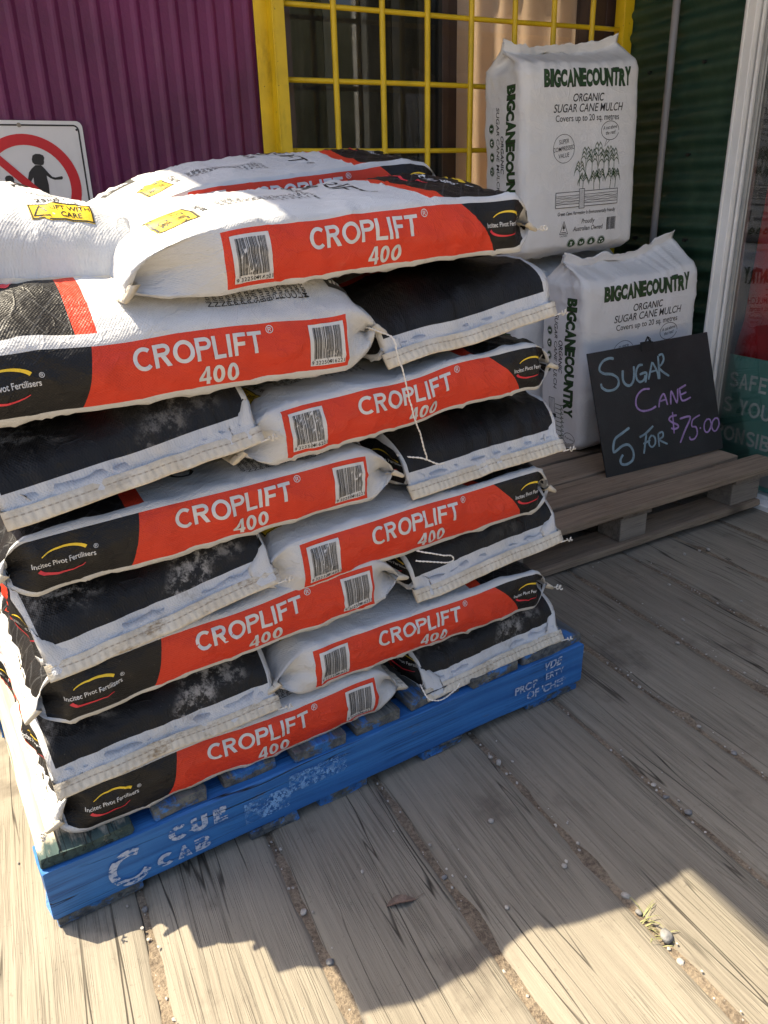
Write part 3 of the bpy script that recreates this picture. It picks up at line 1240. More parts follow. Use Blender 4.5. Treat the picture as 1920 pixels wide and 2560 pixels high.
# deck of heavy planks running to the wall, dirt packed in the gaps
random.seed(4)
deck = MB()
gap_x = [-1.85, -1.61, -1.375, -1.14, -0.905, -0.67, -0.44, -0.205, 0.027, 0.262, 0.502, 0.748, 0.980, 1.192, 1.43, 1.665, 1.90, 2.14, 2.37, 2.61]
ny = 150
for i in range(len(gap_x) - 1):
    x0, x1 = gap_x[i] + 0.0035, gap_x[i + 1] - 0.0035
    ys = np.linspace(-0.9, 2.95, ny)
    prof = [(0, -0.05), (0, -0.016), (0.006, -0.005), (0.016, -0.0005), (0.05, 0.0), (0.3, 0.001), (0.5, 0.0015), (0.7, 0.001), (0.95, 0.0), (1.0, 0.0), (1.0, -0.0005), (1.0, -0.005), (1.0, -0.016), (1.0, -0.05)]
    w = x1 - x0
    rows = []
    for y in ys:
        e0 = 0.0012 * float(vn(y * 4, i * 3.3)) + 0.0013 * float(vn(y * 27, i * 5.1))
        e1 = 0.0012 * float(vn(y * 4, i * 3.3 + 50)) + 0.0013 * float(vn(y * 27, i * 5.1 + 50))
        xa, xb = x0 + e0, x1 + e1
        pts = [(xa, -.05), (xa, -.018), (xa + .003, -.007), (xa + .011, -.002), (xa + .025, 0), (xa + .25 * w, .001), (xa + .5 * w, .0016), (xa + .75 * w, .001), (xb - .025, 0), (xb - .011, -.002), (xb - .003, -.007), (xb, -.018), (xb, -.05)]
        rows.append([(px, y, pz - (0.002 if i % 3 == 1 else 0) + 0.0015 * float(vn(px * 14, y * 3, i))) for px, pz in pts])
    deck.grid(np.array(rows), 0, rnd=random.random(), flip=True)
deck_o = deck.build('timber_deck', M_deck, smooth=True)
structure(deck_o)
m, b = new_mat('sandy_dirt')
o_ = coords('Object')
n_ = noise(o_, 160, 4, 0.75)
put(b, 'Base Color', mixc(ramp(n_ * 0.6 + noise(o_, 9, 3) * 0.4, 0.35, 0.65), (0.095, 0.070, 0.050, 1), (0.31, 0.245, 0.17, 1)))
put(b, 'Roughness', 0.95)
put(b, 'Normal', bump(n_, 0.9, 0.008))
M_dirt = m
dm_ = MB()
for gx in gap_x:
    ys = np.linspace(-0.9, 2.95, 220)
    rows = [[(gx + t, y, -0.0062 + 0.0045 * float(fbm(y * 13, gx * 3 + t * 20, 0, 3, 3)) - 0.1 * abs(t)) for t in (-.02, -.01, 0, .01, .02)] for y in ys]
    dm_.grid(np.array(rows), 0, flip=True)
dirt_o = dm_.build('packed_dirt', M_dirt, smooth=True)
dirt_o['kind'] = 'stuff'

# purple ribbed wall with the window opening
M_purple = simple('purple_painted_steel', (0.125, 0.013, 0.075, 1), 0.40, var=0.25, vscale=3.0, bmp=0.25, bscale=90, spec=0.45, dirt=((0.17, 0.09, 0.14, 1), 0.35))
OX0, OX1, OZ0, OZ1 = 0.912, 2.372, 0.86, 2.12
wall = empty('purple_wall')
tag(wall, 'purple ribbed steel wall behind the sack stack, left of the yellow window frame', 'wall')
mb = MB()


def ribbed(mb, x0, x1, z0, z1, ph=0.0):
    pitch = 0.0583
    xs, x = [], x0
    pts = []
    k = math.floor((x0 - ph) / pitch) - 1
    prof = [(0.0, 0.0), (0.026, 0.0), (0.0375, -0.0075), (0.0455, -0.0075), (0.0575, 0.0)]
    while True:
        for dx, dy in prof:
            xx = ph + k * pitch + dx
            if x0 < xx < x1:
                pts.append((xx, dy))
        k += 1
        if ph + k * pitch > x1:
            break
    pts = [(x0, 0.0)] + pts + [(x1, 0.0)]
    P = np.array([[(px, WY + py, z) for px, py in pts] for z in (z0, z1)])
    mb.grid(P, 0)


ribbed(mb, -2.4, 0.90, -0.1, 2.62, 0.02)
ribbed(mb, 0.90, 2.40, -0.1, OZ0, 0.02)
ribbed(mb, 0.90, 2.40, OZ1, 2.62, 0.02)
mb.build('ribbed_sheet', M_purple, wall)
MB().box((-2.4, WY + 0.012, 2.62), (0.9, WY + 2.3, 2.66)).box((0.9, WY + 0.012, 2.62), (2.45, WY + 0.45, 2.66)).box((0.9, WY + 1.35, 2.62), (2.45, WY + 2.3, 2.66)).box((2.45, WY + 0.012, 2.62), (WX + 1.0, WY + 2.3, 2.66)).box((-2.4, WY + 2.25, -0.1), (WX + 1.0, WY + 2.3, 2.62)).box((-2.4, WY + 0.05, -0.1), (-2.35, WY + 2.25, 2.62)).build('shed_shell', M_purple, wall)  # roof left open over the room, an added gap that backlights the curtain

# window: dark sliding panes in a brown frame
M_brown = simple('brown_anodised_frame', (0.055, 0.030, 0.022, 1), 0.4, var=0.15, spec=0.5)
M_black = simple('black_rubber_seal', (0.012, 0.012, 0.012, 1), 0.6)
m, b = new_mat('window_glass')
nt = S.nt
tr = nt.nodes.new('ShaderNodeBsdfTransparent')
tr.inputs[0].default_value = (0.95, 0.96, 0.95, 1)
gl = nt.nodes.new('ShaderNodeBsdfGlossy')
gl.inputs['Roughness'].default_value = 0.015
fr = nt.nodes.new('ShaderNodeFresnel')
fr.inputs[0].default_value = 1.52
mx = nt.nodes.new('ShaderNodeMixShader')
nt.links.new((S(fr.outputs[0]) * 0.75).clamp().s, mx.inputs[0])
nt.links.new(tr.outputs[0], mx.inputs[1])
nt.links.new(gl.outputs[0], mx.inputs[2])
nt.links.new(mx.outputs[0], nt.nodes['Material Output'].inputs[0])
nt.nodes.remove(b)
M_glass = m
win = empty('sliding_window', (0, WY, 0))
tag(win, 'dark sliding window in a brown frame behind the yellow security bars', 'window')


def wb(mb, x0, x1, y0, y1, z0, z1):
    return mb.box((x0, y0 - 0.0, z0), (x1, y1, z1))


mb = MB()
lo_, hi_ = 0.974, 2.36
wb(mb, lo_, lo_ + .062, .035, .12, OZ0, OZ1)
wb(mb, 2.272, hi_, .035, .12, OZ0, OZ1)
wb(mb, 0.90, lo_ - .0, .034, .118, OZ0, OZ1)
wb(mb, hi_, 2.41, .034, .118, OZ0, OZ1)
wb(mb, lo_ + .062, 2.272, .036, .12, OZ0, OZ0 + .06)
wb(mb, lo_ + .062, 2.272, .036, .12, OZ1 - .06, OZ1)
mb.build('frame', M_brown, win, bevel=0.003)
mb = MB()
wb(mb, 1.622, 1.650, .045, .075, OZ0 + .06, OZ1 - .06)
wb(mb, 1.655, 1.694, .060, .112, OZ0 + .06, OZ1 - .06)
mb.build('meeting_stile', M_brown, win, bevel=0.003)
MB().box((1.608, .047, OZ0 + .06), (1.6215, .073, OZ1 - .06)).build('seal', M_black, win)
MB().box((lo_ + .062, .058, OZ0 + .06), (1.622, .062, OZ1 - .06)).build('pane', M_glass, win)
MB().box((1.694, .086, OZ0 + .06), (2.272, .090, OZ1 - .06)).build('pane', M_glass, win)
# room behind it
M_room = simple('dark_room', (0.05, 0.042, 0.036, 1), 0.9)
rb = MB()
for lo, hi in (((0.93, .121, 0.4), (0.95, 1.9, 2.4)), ((2.38, .121, 0.4), (2.40, 1.9, 2.4)), ((0.95, 1.88, 0.4), (2.38, 1.9, 2.4)), ((0.95, .121, 0.4), (2.38, 1.88, 0.42)), ((0.95, .121, 2.38), (2.38, .40, 2.4)), ((0.95, 1.4, 2.38), (2.38, 1.88, 2.4))):
    rb.box(lo, hi)
rb.build('dark_room', M_room, win)  # ceiling has an added opening so sun reaches the curtain from behind
M_curt = simple('reflection_curtain', (0.82, 0.65, 0.52, 1), 0.85, var=0.12, vscale=5, bmp=0.3, bscale=150)
S.nt = M_curt.node_tree
_pb = M_curt.node_tree.nodes['Principled BSDF']
_tl = M_curt.node_tree.nodes.new('ShaderNodeBsdfTranslucent')
_tl.inputs[0].default_value = (0.86, 0.75, 0.64, 1)
_mx = M_curt.node_tree.nodes.new('ShaderNodeMixShader')
_mx.inputs[0].default_value = 0.5
M_curt.node_tree.links.new(_pb.outputs[0], _mx.inputs[1])
M_curt.node_tree.links.new(_tl.outputs[0], _mx.inputs[2])
M_curt.node_tree.links.new(_mx.outputs[0], M_curt.node_tree.nodes['Material Output'].inputs[0])
M_net = simple('dark_net_curtain', (0.062, 0.056, 0.050, 1), 0.9, var=0.3, vscale=6, bmp=0.2, bscale=120)


def curtain(x0, x1, y, z0, z1, amp, wl, seed):
    xs = np.linspace(x0, x1, 120)
    rows = []
    for z in np.linspace(z0, z1, 10):
        rows.append([(x, y + amp * math.sin(2 * math.pi * (x - x0) / wl + 2.0 * float(vn(x * 5, z * .4, 0, seed))) + amp * .6 * float(vn(x * 17, z * .7, 0, seed + 1)), z) for x in xs])
    P = np.array(rows)
    Q = P.copy(); Q[..., 1] += 0.003
    m_ = MB().grid(P)
    m_.grid(Q, flip=True)
    return m_


curtain(1.70, 2.35, .130, 0.6, 2.3, .020, .12, 3).build('reflection_curtain', M_curt, win, smooth=True)  # curtain colour stands in for the warm reflection on the right pane
curtain(1.0, 1.66, .23, 0.6, 2.3, .018, .13, 9).build('net_curtain', M_net, win, smooth=True)
M_pale = simple('pale_streak', (0.09, 0.085, 0.078, 1), 0.6)
mb = MB()
for x, w_ in ((1.06, .018), (1.20, .030), (1.345, .022), (1.47, .030), (1.58, .014)):
    mb.box((x, .150, .9), (x + w_, .158, 2.1))
mb.build('streak_strip', M_pale, win)  # pale uprights imitate streaks reflected in the left pane

# yellow security grille bolted over the window
M_yel = simple('chipped_yellow_enamel', (0.72, 0.50, 0.012, 1), 0.38, var=0.10, vscale=10, bmp=0.12, bscale=70, spec=0.5, dirt=((0.10, 0.06, 0.01, 1), 0.55))
S.nt = M_yel.node_tree
_o = coords('Object')
_c = ramp(noise(_o, 55, 3, 0.6), 0.70, 0.735)
_b = M_yel.node_tree.nodes['Principled BSDF']
_src = S(_b.inputs['Base Color'].links[0].from_socket)
put(_b, 'Base Color', mixc(_c, _src, (0.035, 0.022, 0.012, 1)))
gr = empty('security_grille', (0, WY, 0))
tag(gr, 'yellow steel bar grille covering the dark window', 'window grille')
mb = MB()
mb.box((0.897, -0.012, 0.80), (0.947, -0.006, 2.2))
mb.box((0.9405, -0.060, 0.80), (0.947, -0.012, 2.2))
mb.box((0.947, -0.060, 0.80), (0.983, -0.053, 2.2))
mb.build('frame_post', M_yel, gr, bevel=0.0015)
mb = MB()
mb.box((2.372, -0.060, 0.80), (2.4165, -0.053, 2.2))
mb.box((2.372, -0.053, 0.80), (2.379, -0.004, 2.2))
mb.build('frame_post', M_yel, gr, bevel=0.0015)
for i, x in enumerate((1.133, 1.306, 1.4745, 1.648, 1.829, 2.0, 2.176)):
    x = x * KW - 0.004
    MB().tube([(x + 0.0015 * math.sin(z * 3 + i), -0.036, z) for z in np.linspace(0.82, 2.18, 12)], 0.0102, 12).build('upright_bar', M_yel, gr, smooth=True)
for z in (0.815, 1.027, 1.232, 1.440, 1.648, 1.858):
    zz = wz(z)
    MB().tube([(x, -0.0285, zz + 0.0012 * math.sin(x * 5 + z * 9)) for x in np.linspace(0.975, 2.376, 16)], 0.0085, 12).build('cross_bar', M_yel, gr, smooth=True)

# no-children sign on the purple wall
M_swhite = simple('white_sign_enamel', (0.72, 0.72, 0.72, 1), 0.35, var=0.04, vscale=5, dirt=((0.45, 0.42, 0.38, 1), 0.3))
M_sred = simple('sign_red', (0.60, 0.02, 0.03, 1), 0.35, var=0.05)
M_sblack = simple('sign_black', (0.02, 0.02, 0.022, 1), 0.4, var=0.1)
M_steel = simple('dull_screw', (0.30, 0.27, 0.22, 1), 0.4, metal=0.7)
SGX, SGZ = 0.323, 1.319
sg = empty('prohibition_sign', (SGX, WY - 0.0105, SGZ))
tag(sg, 'white no-children sign with a red ring and slash, on the purple wall', 'sign')
MS = Matrix(((1, 0, 0, 0), (0, 0, -1, 0), (0, 1, 0, 0), (0, 0, 0, 1)))   # x right, y up, z towards the viewer


def rrect(x0, y0, x1, y1, r, n=8):
    p = []
    for cx, cy, a in ((x1 - r, y1 - r, 0), (x0 + r, y1 - r, 90), (x0 + r, y0 + r, 180), (x1 - r, y0 + r, 270)):
        p += [(cx + r * math.cos(R_(a + 90 * i / n)), cy + r * math.sin(R_(a + 90 * i / n))) for i in range(n + 1)]
    return p


MB().prism(rrect(-0.35, -0.45, 0, 0, 0.018), -0.001, 0.002, mat=MS).build('sign_plate', M_swhite, sg)
body = [(-0.1644, -0.131), (-0.1734, -0.1414), (-0.1809, -0.1633), (-0.1731, -0.1687), (-0.1636, -0.1556), (-0.1648, -0.1768), (-0.1708, -0.2248), (-0.1276, -0.2259), (-0.1236, -0.1774), (-0.1253, -0.1596), (-0.1252, -0.1508), (-0.1157, -0.1583), (-0.1039, -0.1629), (-0.0828, -0.1623), (-0.0793, -0.1575), (-0.0812, -0.1531), (-0.0859, -0.1535), (-0.1009, -0.1564), (-0.1096, -0.1545), (-0.12, -0.142), (-0.1286, -0.1296), (-0.1361, -0.1216), (-0.1521, -0.1215)]
head = [(-0.1343, -0.1217), (-0.1287, -0.1199), (-0.1257, -0.1135), (-0.1258, -0.1086), (-0.1233, -0.1016), (-0.1251, -0.095), (-0.1341, -0.0908), (-0.1464, -0.0903), (-0.1551, -0.0946), (-0.1593, -0.105), (-0.1591, -0.1137), (-0.1535, -0.1198)]
kid = [(-0.2422, -0.1676), (-0.2397, -0.1773), (-0.2517, -0.1858), (-0.2588, -0.2227), (-0.2239, -0.2235), (-0.219, -0.1882), (-0.2268, -0.1784), (-0.2269, -0.1743), (-0.2214, -0.1727), (-0.2193, -0.1662), (-0.2186, -0.1601), (-0.2211, -0.1531), (-0.2291, -0.1492), (-0.238, -0.1503), (-0.2434, -0.1563)]
poly = lambda p: (p, [tuple(range(len(p)))])
flat_obj('sign_print', [(ribbon2d(rrect(-0.335, -0.435, -0.0125, -0.0125, 0.014), 0.0023, True), 0, .0030),
                        (ring2d(-0.175, -0.181, 0.130, 0.030, n=64), 1, .0030),
                        (move2d(rect2d(-.118, -.0115, .118, .0115), -0.175, -0.181, rot=R_(-45)), 1, .0036),
                        (poly(body), 0, .0028), (poly(head), 0, .0028), (poly(kid), 0, .0028)], [M_sblack, M_sred], MS, sg)
for x, y, r in ((-0.178, -0.0125, .0062), (-0.018, -0.024, .0032)):
    v, f = disc2d(x, y, r)
    MB().prism(v[1:], .002, .0048 if r > .005 else .0042, mat=MS).build('fixing_screw', M_steel if r > .005 else M_sblack, sg, bevel=0.0005)

# green corrugated return wall
m, b = new_mat('dark_green_corrugated')
o_ = coords('Object')
n_ = noise(scalev(o_, (1, 3, 1)), 5, 6, 0.7)
c_ = mixc(ramp(n_, 0.35, 0.75), (0.016, 0.048, 0.030, 1), (0.036, 0.078, 0.048, 1))
c_ = mixc(ramp(noise(scalev(o_, (1, 1.2, 7)), 6, 6, 0.75), 0.60, 0.8) * 0.35, c_, (0.16, 0.13, 0.08, 1))
put(b, 'Base Color', c_)
put(b, 'Roughness', 0.38)
put(b, 'Normal', bump(noise(o_, 60, 4), 0.15, 0.004))
M_green = m
gw = empty('green_corrugated_wall', (WX, 0, 0))
tag(gw, 'dark green corrugated iron wall between the window and the glass door', 'wall')
zs_ = np.arange(-0.1, 2.62, 0.0095)
P = np.array([[(0.0115 * math.cos(2 * math.pi * z / 0.076), y, z) for y in np.linspace(2.156, WY + 0.004, 8)] for z in zs_])
mb = MB().grid(P)
mb.build('corrugated_sheet', M_green, gw, smooth=True)
mb = MB()
for y, z in ((2.33, 1.50), (2.36, 1.20), (2.33, 0.90), (2.6, 1.5), (2.6, .9), (2.24, 1.80)):
    mb.tube([(0.008, y, z), (-0.012, y, z)], 0.006, 10)
mb.build('roofing_screw', M_black, gw)
M_conduit = simple('grey_conduit', (0.26, 0.255, 0.265, 1), 0.35, var=0.05)
pp = MB().tube([(0, 0, 0.0), (0, 0, 2.6)], 0.0135, 18).build('conduit_pipe', M_conduit, smooth=True)
pp.location = (WX - 0.030, 2.47, 0.02)
tag(pp, 'thin grey conduit pipe standing against the green corrugated wall', 'pipe')

# glass door with white frame in the same wall
M_alu = simple('white_aluminium', (0.80, 0.79, 0.76, 1), 0.4, var=0.06, vscale=6, dirt=((0.30, 0.25, 0.18, 1), 0.35))
M_alug = simple('grey_aluminium', (0.36, 0.36, 0.34, 1), 0.38, var=0.08, metal=0.2)
dr = empty('glass_door', (WX, 0, 0))
tag(dr, 'white framed glass door at the right, red banner and teal sign behind its pane', 'door')
mb = MB()
mb.box((-0.035, 2.108, 0.02), (0.05, 2.156, 2.35))
mb.box((-0.041, 2.138, 0.02), (-0.035, 2.147, 2.35))
mb.box((-0.035, 0.35, 2.35), (0.05, 2.156, 2.42))
mb.box((-0.035, 0.35, 0.02), (0.05, 0.41, 2.35))
mb.build('door_frame', M_alu, dr, bevel=0.004)
mb = MB()
mb.box((-0.016, 2.092, 0.05), (0.02, 2.100, 2.35))
mb.build('door_track', M_alu, dr, bevel=0.002)
mb = MB()
mb.box((-0.006, 2.073, 0.05), (0.030, 2.088, 2.35))
mb.box((0.0, 2.066, 0.05), (0.018, 2.073, 2.35))
mb.box((0.0, 0.44, 0.05), (0.018, 2.066, 0.10))
mb.build('sash_stile', M_alug, dr, bevel=0.003)
MB().box((0.0, 2.100, 0.05), (0.04, 2.108, 2.35)).box((0.002, 2.088, 0.05), (0.04, 2.092, 2.35)).build('seal', M_black, dr)
MB().box((0.004, 0.41, 0.10), (0.007, 2.066, 2.35)).build('pane', M_glass, dr)
mb = MB()
mb.box((-0.085, 0.35, -0.02), (0.06, 2.156, 0.018))
mb.box((-0.030, 0.35, 0.018), (-0.022, 2.156, 0.032))
mb.build('door_sill', M_alu, dr, bevel=0.003)
mb = MB()
for lo, hi in (((.9, 0.3, 0.0), (.92, 2.6, 2.5)), ((.06, 0.28, 0.0), (.9, 0.30, 2.5)), ((.06, 2.58, 0.0), (.9, 2.60, 2.5)), ((.06, 0.3, 2.42), (.9, 2.58, 2.44)), ((.061, 0.3, -0.02), (.9, 2.58, 0.0)), ((.051, 2.157, 0.0), (.06, 2.58, 2.5))):
    mb.box(lo, hi)
mb.build('dark_interior', M_room, dr)
M_banner = simple('red_banner', (0.50, 0.014, 0.020, 1), 0.5, var=0.3, vscale=6)
bn = empty('red_banner', (WX + 0.10, 0, 0))
tag(bn, 'dark red banner hanging behind the glass door pane', 'banner')
MB().add([(0, 0.9, 0.42), (0, 2.12, 0.46), (0, 2.09, 0.62), (0, 2.07, 1.20), (0, 0.9, 1.25), (.02, 0.9, 0.42), (.02, 2.12, 0.46), (.02, 2.09, 0.62), (.02, 2.07, 1.20), (.02, 0.9, 1.25)],
         [(0, 1, 2, 3, 4), (9, 8, 7, 6, 5), (1, 0, 5, 6), (2, 1, 6, 7), (3, 2, 7, 8), (4, 3, 8, 9), (0, 4, 9, 5)]).build('banner_sheet', M_banner, bn)
M_teal = simple('teal_sign_face', (0.15, 0.40, 0.35, 1), 0.5, var=0.15, vscale=8, dirt=((0.12, 0.16, 0.14, 1), 0.4))
M_tlet = simple('grey_sign_letter', (0.74, 0.76, 0.74, 1), 0.5, var=0.1)
sf = empty('safety_sign', (WX + 0.030, 2.125, 0.0))
tag(sf, 'teal safety sign with grey capitals leaning behind the glass door', 'sign')
MD = Matrix(((0, 0, -1, 0), (-1, 0, 0, 0), (0, 1, 0, 0), (0, 0, 0, 1)))    # x towards the camera side, y up, z out of the wall
MB().box((-0.0, -1.20, 0.02), (0.008, 0.28, 0.50)).build('sign_board', M_teal, sf, bevel=0.002)
for w_, sz_, xg_, dx_, dz_ in (('SAFETY', .058, .06, .068, .380), ('IS', .058, .06, .036, .283), ('YOUR', .058, .06, .128, .283), ('RESPONSIBILITY', .058, .05, -.105, .172)):
    flat_obj('sign_lettering', [(move2d(word2d(w_, sz_, .17, 0.95, xg_), dx_, dz_), 0, 0)], [M_tlet], Matrix.Translation((-0.0012, 0, 0)) @ MD, sf)


# awning that shades the right half
M_roof = simple('galvanised_roof', (0.42, 0.43, 0.44, 1), 0.45, metal=0.3)
aw = MB()
zs_ = np.linspace(0, 1, 260)
P = np.array([[(-0.335 + t * 3.6, y, 2.64 + 0.009 * math.sin(t * 3.6 / 0.076 * 2 * math.pi)) for t in zs_] for y in (1.40, WY + 0.30)])
aw.grid(P)
P2 = P.copy(); P2[..., 2] += 0.003
aw.grid(P2, flip=True)
awo = aw.build('awning_roof', M_roof, smooth=True)
tag(awo, 'corrugated iron awning over the window corner and glass door', 'awning')

# ------------------------------------------------------------------ blue pallet
random.seed(11)
bp = empty('blue_pallet')
bp.matrix_world = PF
tag(bp, 'worn blue timber pallet with white stencils, carrying the fertiliser sacks', 'pallet')


def rough_board(lo, hi, along, seed, amp=0.003, n=26):
    """a plank with slightly uneven faces, arrises and chipped ends"""
    (x0, y0, z0), (x1, y1, z1) = lo, hi
    c = 0.0022
    rows = []
    L0, L1 = (y0, y1) if along == 'Y' else (x0, x1)
    A0, A1 = (x0, x1) if along == 'Y' else (y0, y1)
    ts = np.concatenate([[L0], [L0 + .004], np.linspace(L0 + .02, L1 - .02, n), [L1 - .004], [L1]])
    prof = [(A0 + c, z0), (A0, z0 + c), (A0, z1 - c), (A0 + c, z1), ((A0 + A1) / 2, z1), (A1 - c, z1), (A1, z1 - c), (A1, z0 + c), (A1 - c, z0), ((A0 + A1) / 2, z0)]
    cx, cz = (A0 + A1) / 2, (z0 + z1) / 2
    for k, t in enumerate(ts):
        end = 0.0025 if k in (0, len(ts) - 1) else 0.0
        r = []
        for i, (a, z) in enumerate(prof):
            aa = a + amp * float(vn(t * 9, i * 1.7, 0, seed)) * 0.6 + (cx - a) * end * 8
            zz = z + amp * float(vn(t * 7, i * 0.9, 5, seed)) * 0.4 + (cz - z) * end * 20
            tt = t + amp * (1.2 if k in (0, 1, len(ts) - 2, len(ts) - 1) else 0) * float(vn(a * 60, z * 60, 0, seed + 3))
            r.append((tt, aa, zz))
        rows.append([(a, t_, z) if along == 'Y' else (t_, a, z) for t_, a, z in r])
    P = np.array(rows)
    mb_ = MB()
    mb_.grid(P, 0, True, flip=(along == 'X'), rnd=random.random())
    n_ = len(prof)
    e = (len(ts) - 1) * n_
    r_ = mb_.rn[-1]
    mb_.f.append(tuple(range(n_)) if along == 'Y' else tuple(range(n_))[::-1]); mb_.mi.append(0); mb_.rn.append(r_)
    mb_.f.append(tuple(e + i for i in range(n_))[::-1] if along == 'Y' else tuple(e + i for i in range(n_))); mb_.mi.append(0); mb_.rn.append(r_)
    bm = bmesh.new()
    return mb_


def board_obj(name, mat, parent, *a, **k):
    mb_ = rough_board(*a, **k)
    o = mb_.build(name, mat, parent)
    bm = bmesh.new(); bm.from_mesh(o.data)
    bmesh.ops.recalc_face_normals(bm, faces=bm.faces)
    bm.to_mesh(o.data); bm.free()
    return o


bearers = []
for i, q in enumerate((0.0, 0.545, 1.09)):
    bearers.append(board_obj('bearer', M_blue, bp, (-0.003 if i == 0 else 0.0, q, 0.022), (1.168, q + 0.072, 0.123), 'X', 20 + i, amp=0.0035, n=60))
for i, (a, b_) in enumerate(((0.002, .144), (.178, .272), (.306, .407), (.438, .546), (.572, .672), (.701, .825), (.849, .976), (.995, 1.17))):
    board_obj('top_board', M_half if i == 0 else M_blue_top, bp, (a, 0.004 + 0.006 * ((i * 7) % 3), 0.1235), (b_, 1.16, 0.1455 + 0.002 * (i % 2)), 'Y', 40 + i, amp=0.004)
for i, (a, b_) in enumerate(((0.004, .143), (.337, .435), (.482, .588), (.72, .82), (1.01, 1.165))):
    board_obj('bottom_board', M_blue_bot, bp, (a, 0.006 - 0.005 * (i % 2), 0.001), (b_, 1.16, 0.0215), 'Y', 60 + i, amp=0.004)
# flaked paint on the front left corner
m, b = new_mat('faded_stencil_paint')
nt = S.nt
o_ = coords('Object')
x_, y_, z_ = sep(o_)
n_ = noise(comb(x_ * 14.0, 0.0, z_ * 190.0), 1.0, 3, 0.6)
n2_ = noise(o_, 120, 3, 0.7)
al = ramp(n_ * 0.65 + n2_ * 0.35, 0.45, 0.50) * 0.85
put(b, 'Base Color', mixc(ramp(n2_, 0.3, 0.7), (0.26, 0.36, 0.56, 1), (0.54, 0.58, 0.66, 1)))
put(b, 'Roughness', 0.8)
put(b, 'Alpha', al)
M_sten = m
m, b = new_mat('ghost_stencil_paint')
o_ = coords('Object')
n2_ = noise(o_, 150, 3, 0.7)
n3_ = noise(o_, 22, 3, 0.6)
put(b, 'Base Color', (0.20, 0.40, 0.72, 1))
put(b, 'Roughness', 0.7)
put(b, 'Alpha', (ramp(n2_, 0.44, 0.56) * ramp(n3_, 0.35, 0.6) * 0.9).clamp())
M_ghost = m


def on_face(g, x, z, sx=1.0, sz=1.0, shear=0.0):
    return [(px * sx + py * shear + x, py * sz + z) for px, py in g[0]], g[1]


MFR = Matrix(((1, 0, 0, 0), (0, 0, -1, -0.0035), (0, 1, 0, 0), (0, 0, 0, 1)))
t1 = [(on_face(word2d('CUED', .030, .26, 1.35, .12), .195, .078), 0, 0), (on_face(word2d('CAB', .026, .26, 1.35, .12), .170, .036), 0, .0003),
      (on_face(ring2d(0, 0, .030, .013, .030, 24, 60, 330), .128, .066), 0, .0006)]
t2 = [(move2d(text2d('VDE', .028, 'LEFT', .03, shear=.2), 1.045, .098), 0, 0), (move2d(text2d('PROP', .027, 'LEFT', .03), .962, .066), 0, 0), (move2d(text2d("ERTY", .024, 'LEFT', .02), 1.052, .0715), 0, .0004),
      (move2d(text2d("OF 'CHEP'", .028, 'LEFT', .03), .998, .040), 0, .0002)]
flat_obj('stencil_lettering', t1 + [(on_face(rect2d(0, 0, .09, .045), .33, .045), 1, .0001), (on_face(rect2d(0, 0, .12, .04), .42, .07), 1, .0001)], [M_sten, M_ghost], MFR, bearers[0])
flat_obj('stencil_lettering', t2, [M_sten, M_ghost], MFR, bearers[0])

# ------------------------------------------------------------------ grey pine pallet by the wall
wp = empty('grey_pallet')
wp.matrix_world = Matrix.Translation((1.14, 1.652, 0.003)) @ Matrix.Rotation(R_(3.4), 4, 'Z') @ Matrix.Rotation(-R_(1.2), 4, 'Y')
tag(wp, 'low grey pine pallet on the deck carrying the mulch bags and the chalkboard', 'pallet')
for i, (a, b_) in enumerate(((0, .112), (.136, .285), (.300, .455), (.475, .60), (.63, .78), (.80, .93))):
    board_obj('top_board', M_palletpine, wp, (-0.002, a, .128), (1.205 + (0.0 if i else 0.05) - .02 * (i == 1), b_, .1505), 'X', 80 + i, amp=0.003)
for i, x in enumerate((0.0, .505, 1.03)):
    board_obj('cross_board', M_palletpine_y, wp, (x - .004, 0.018, .1065), (x + .152 + (.02 if i == 2 else -.03), .93, .1275), 'Y', 90 + i)
    for j, y in enumerate((0.03, .41, .80)):
        MB().box((x, y, .0235), (x + .115 + (.03 if i == 2 else 0), y + .10, .106)).build('block', M_block, wp, bevel=0.003)
for j, y in enumerate((0.012, .40, .80)):
    board_obj('bottom_board', M_palletpine, wp, (0.0, y, .001), (1.17, y + .125, .023), 'X', 100 + j)

# ------------------------------------------------------------------ mulch bags
CL, CW, CG = 0.688, 0.247, 0.125
CSH = 0.040
CFIN = 0.024
UGC = np.concatenate([np.linspace(-CFIN, 0, 5)[:-1], np.linspace(0, 0.12, 20)[:-1], np.linspace(0.12, .60, 44)[:-1], np.linspace(.60, CL, 18)])
CNG, CNP = 26, 46
VGC = np.concatenate([np.linspace(-CG, CG, CNG + 1)[:-1], np.linspace(CG, CG + 2 * CW, CNP + 1)[:-1],
                      np.linspace(CG + 2 * CW, 3 * CG + 2 * CW, CNG + 1)[:-1], np.linspace(3 * CG + 2 * CW, 3 * CG + 4 * CW, CNP + 1)])


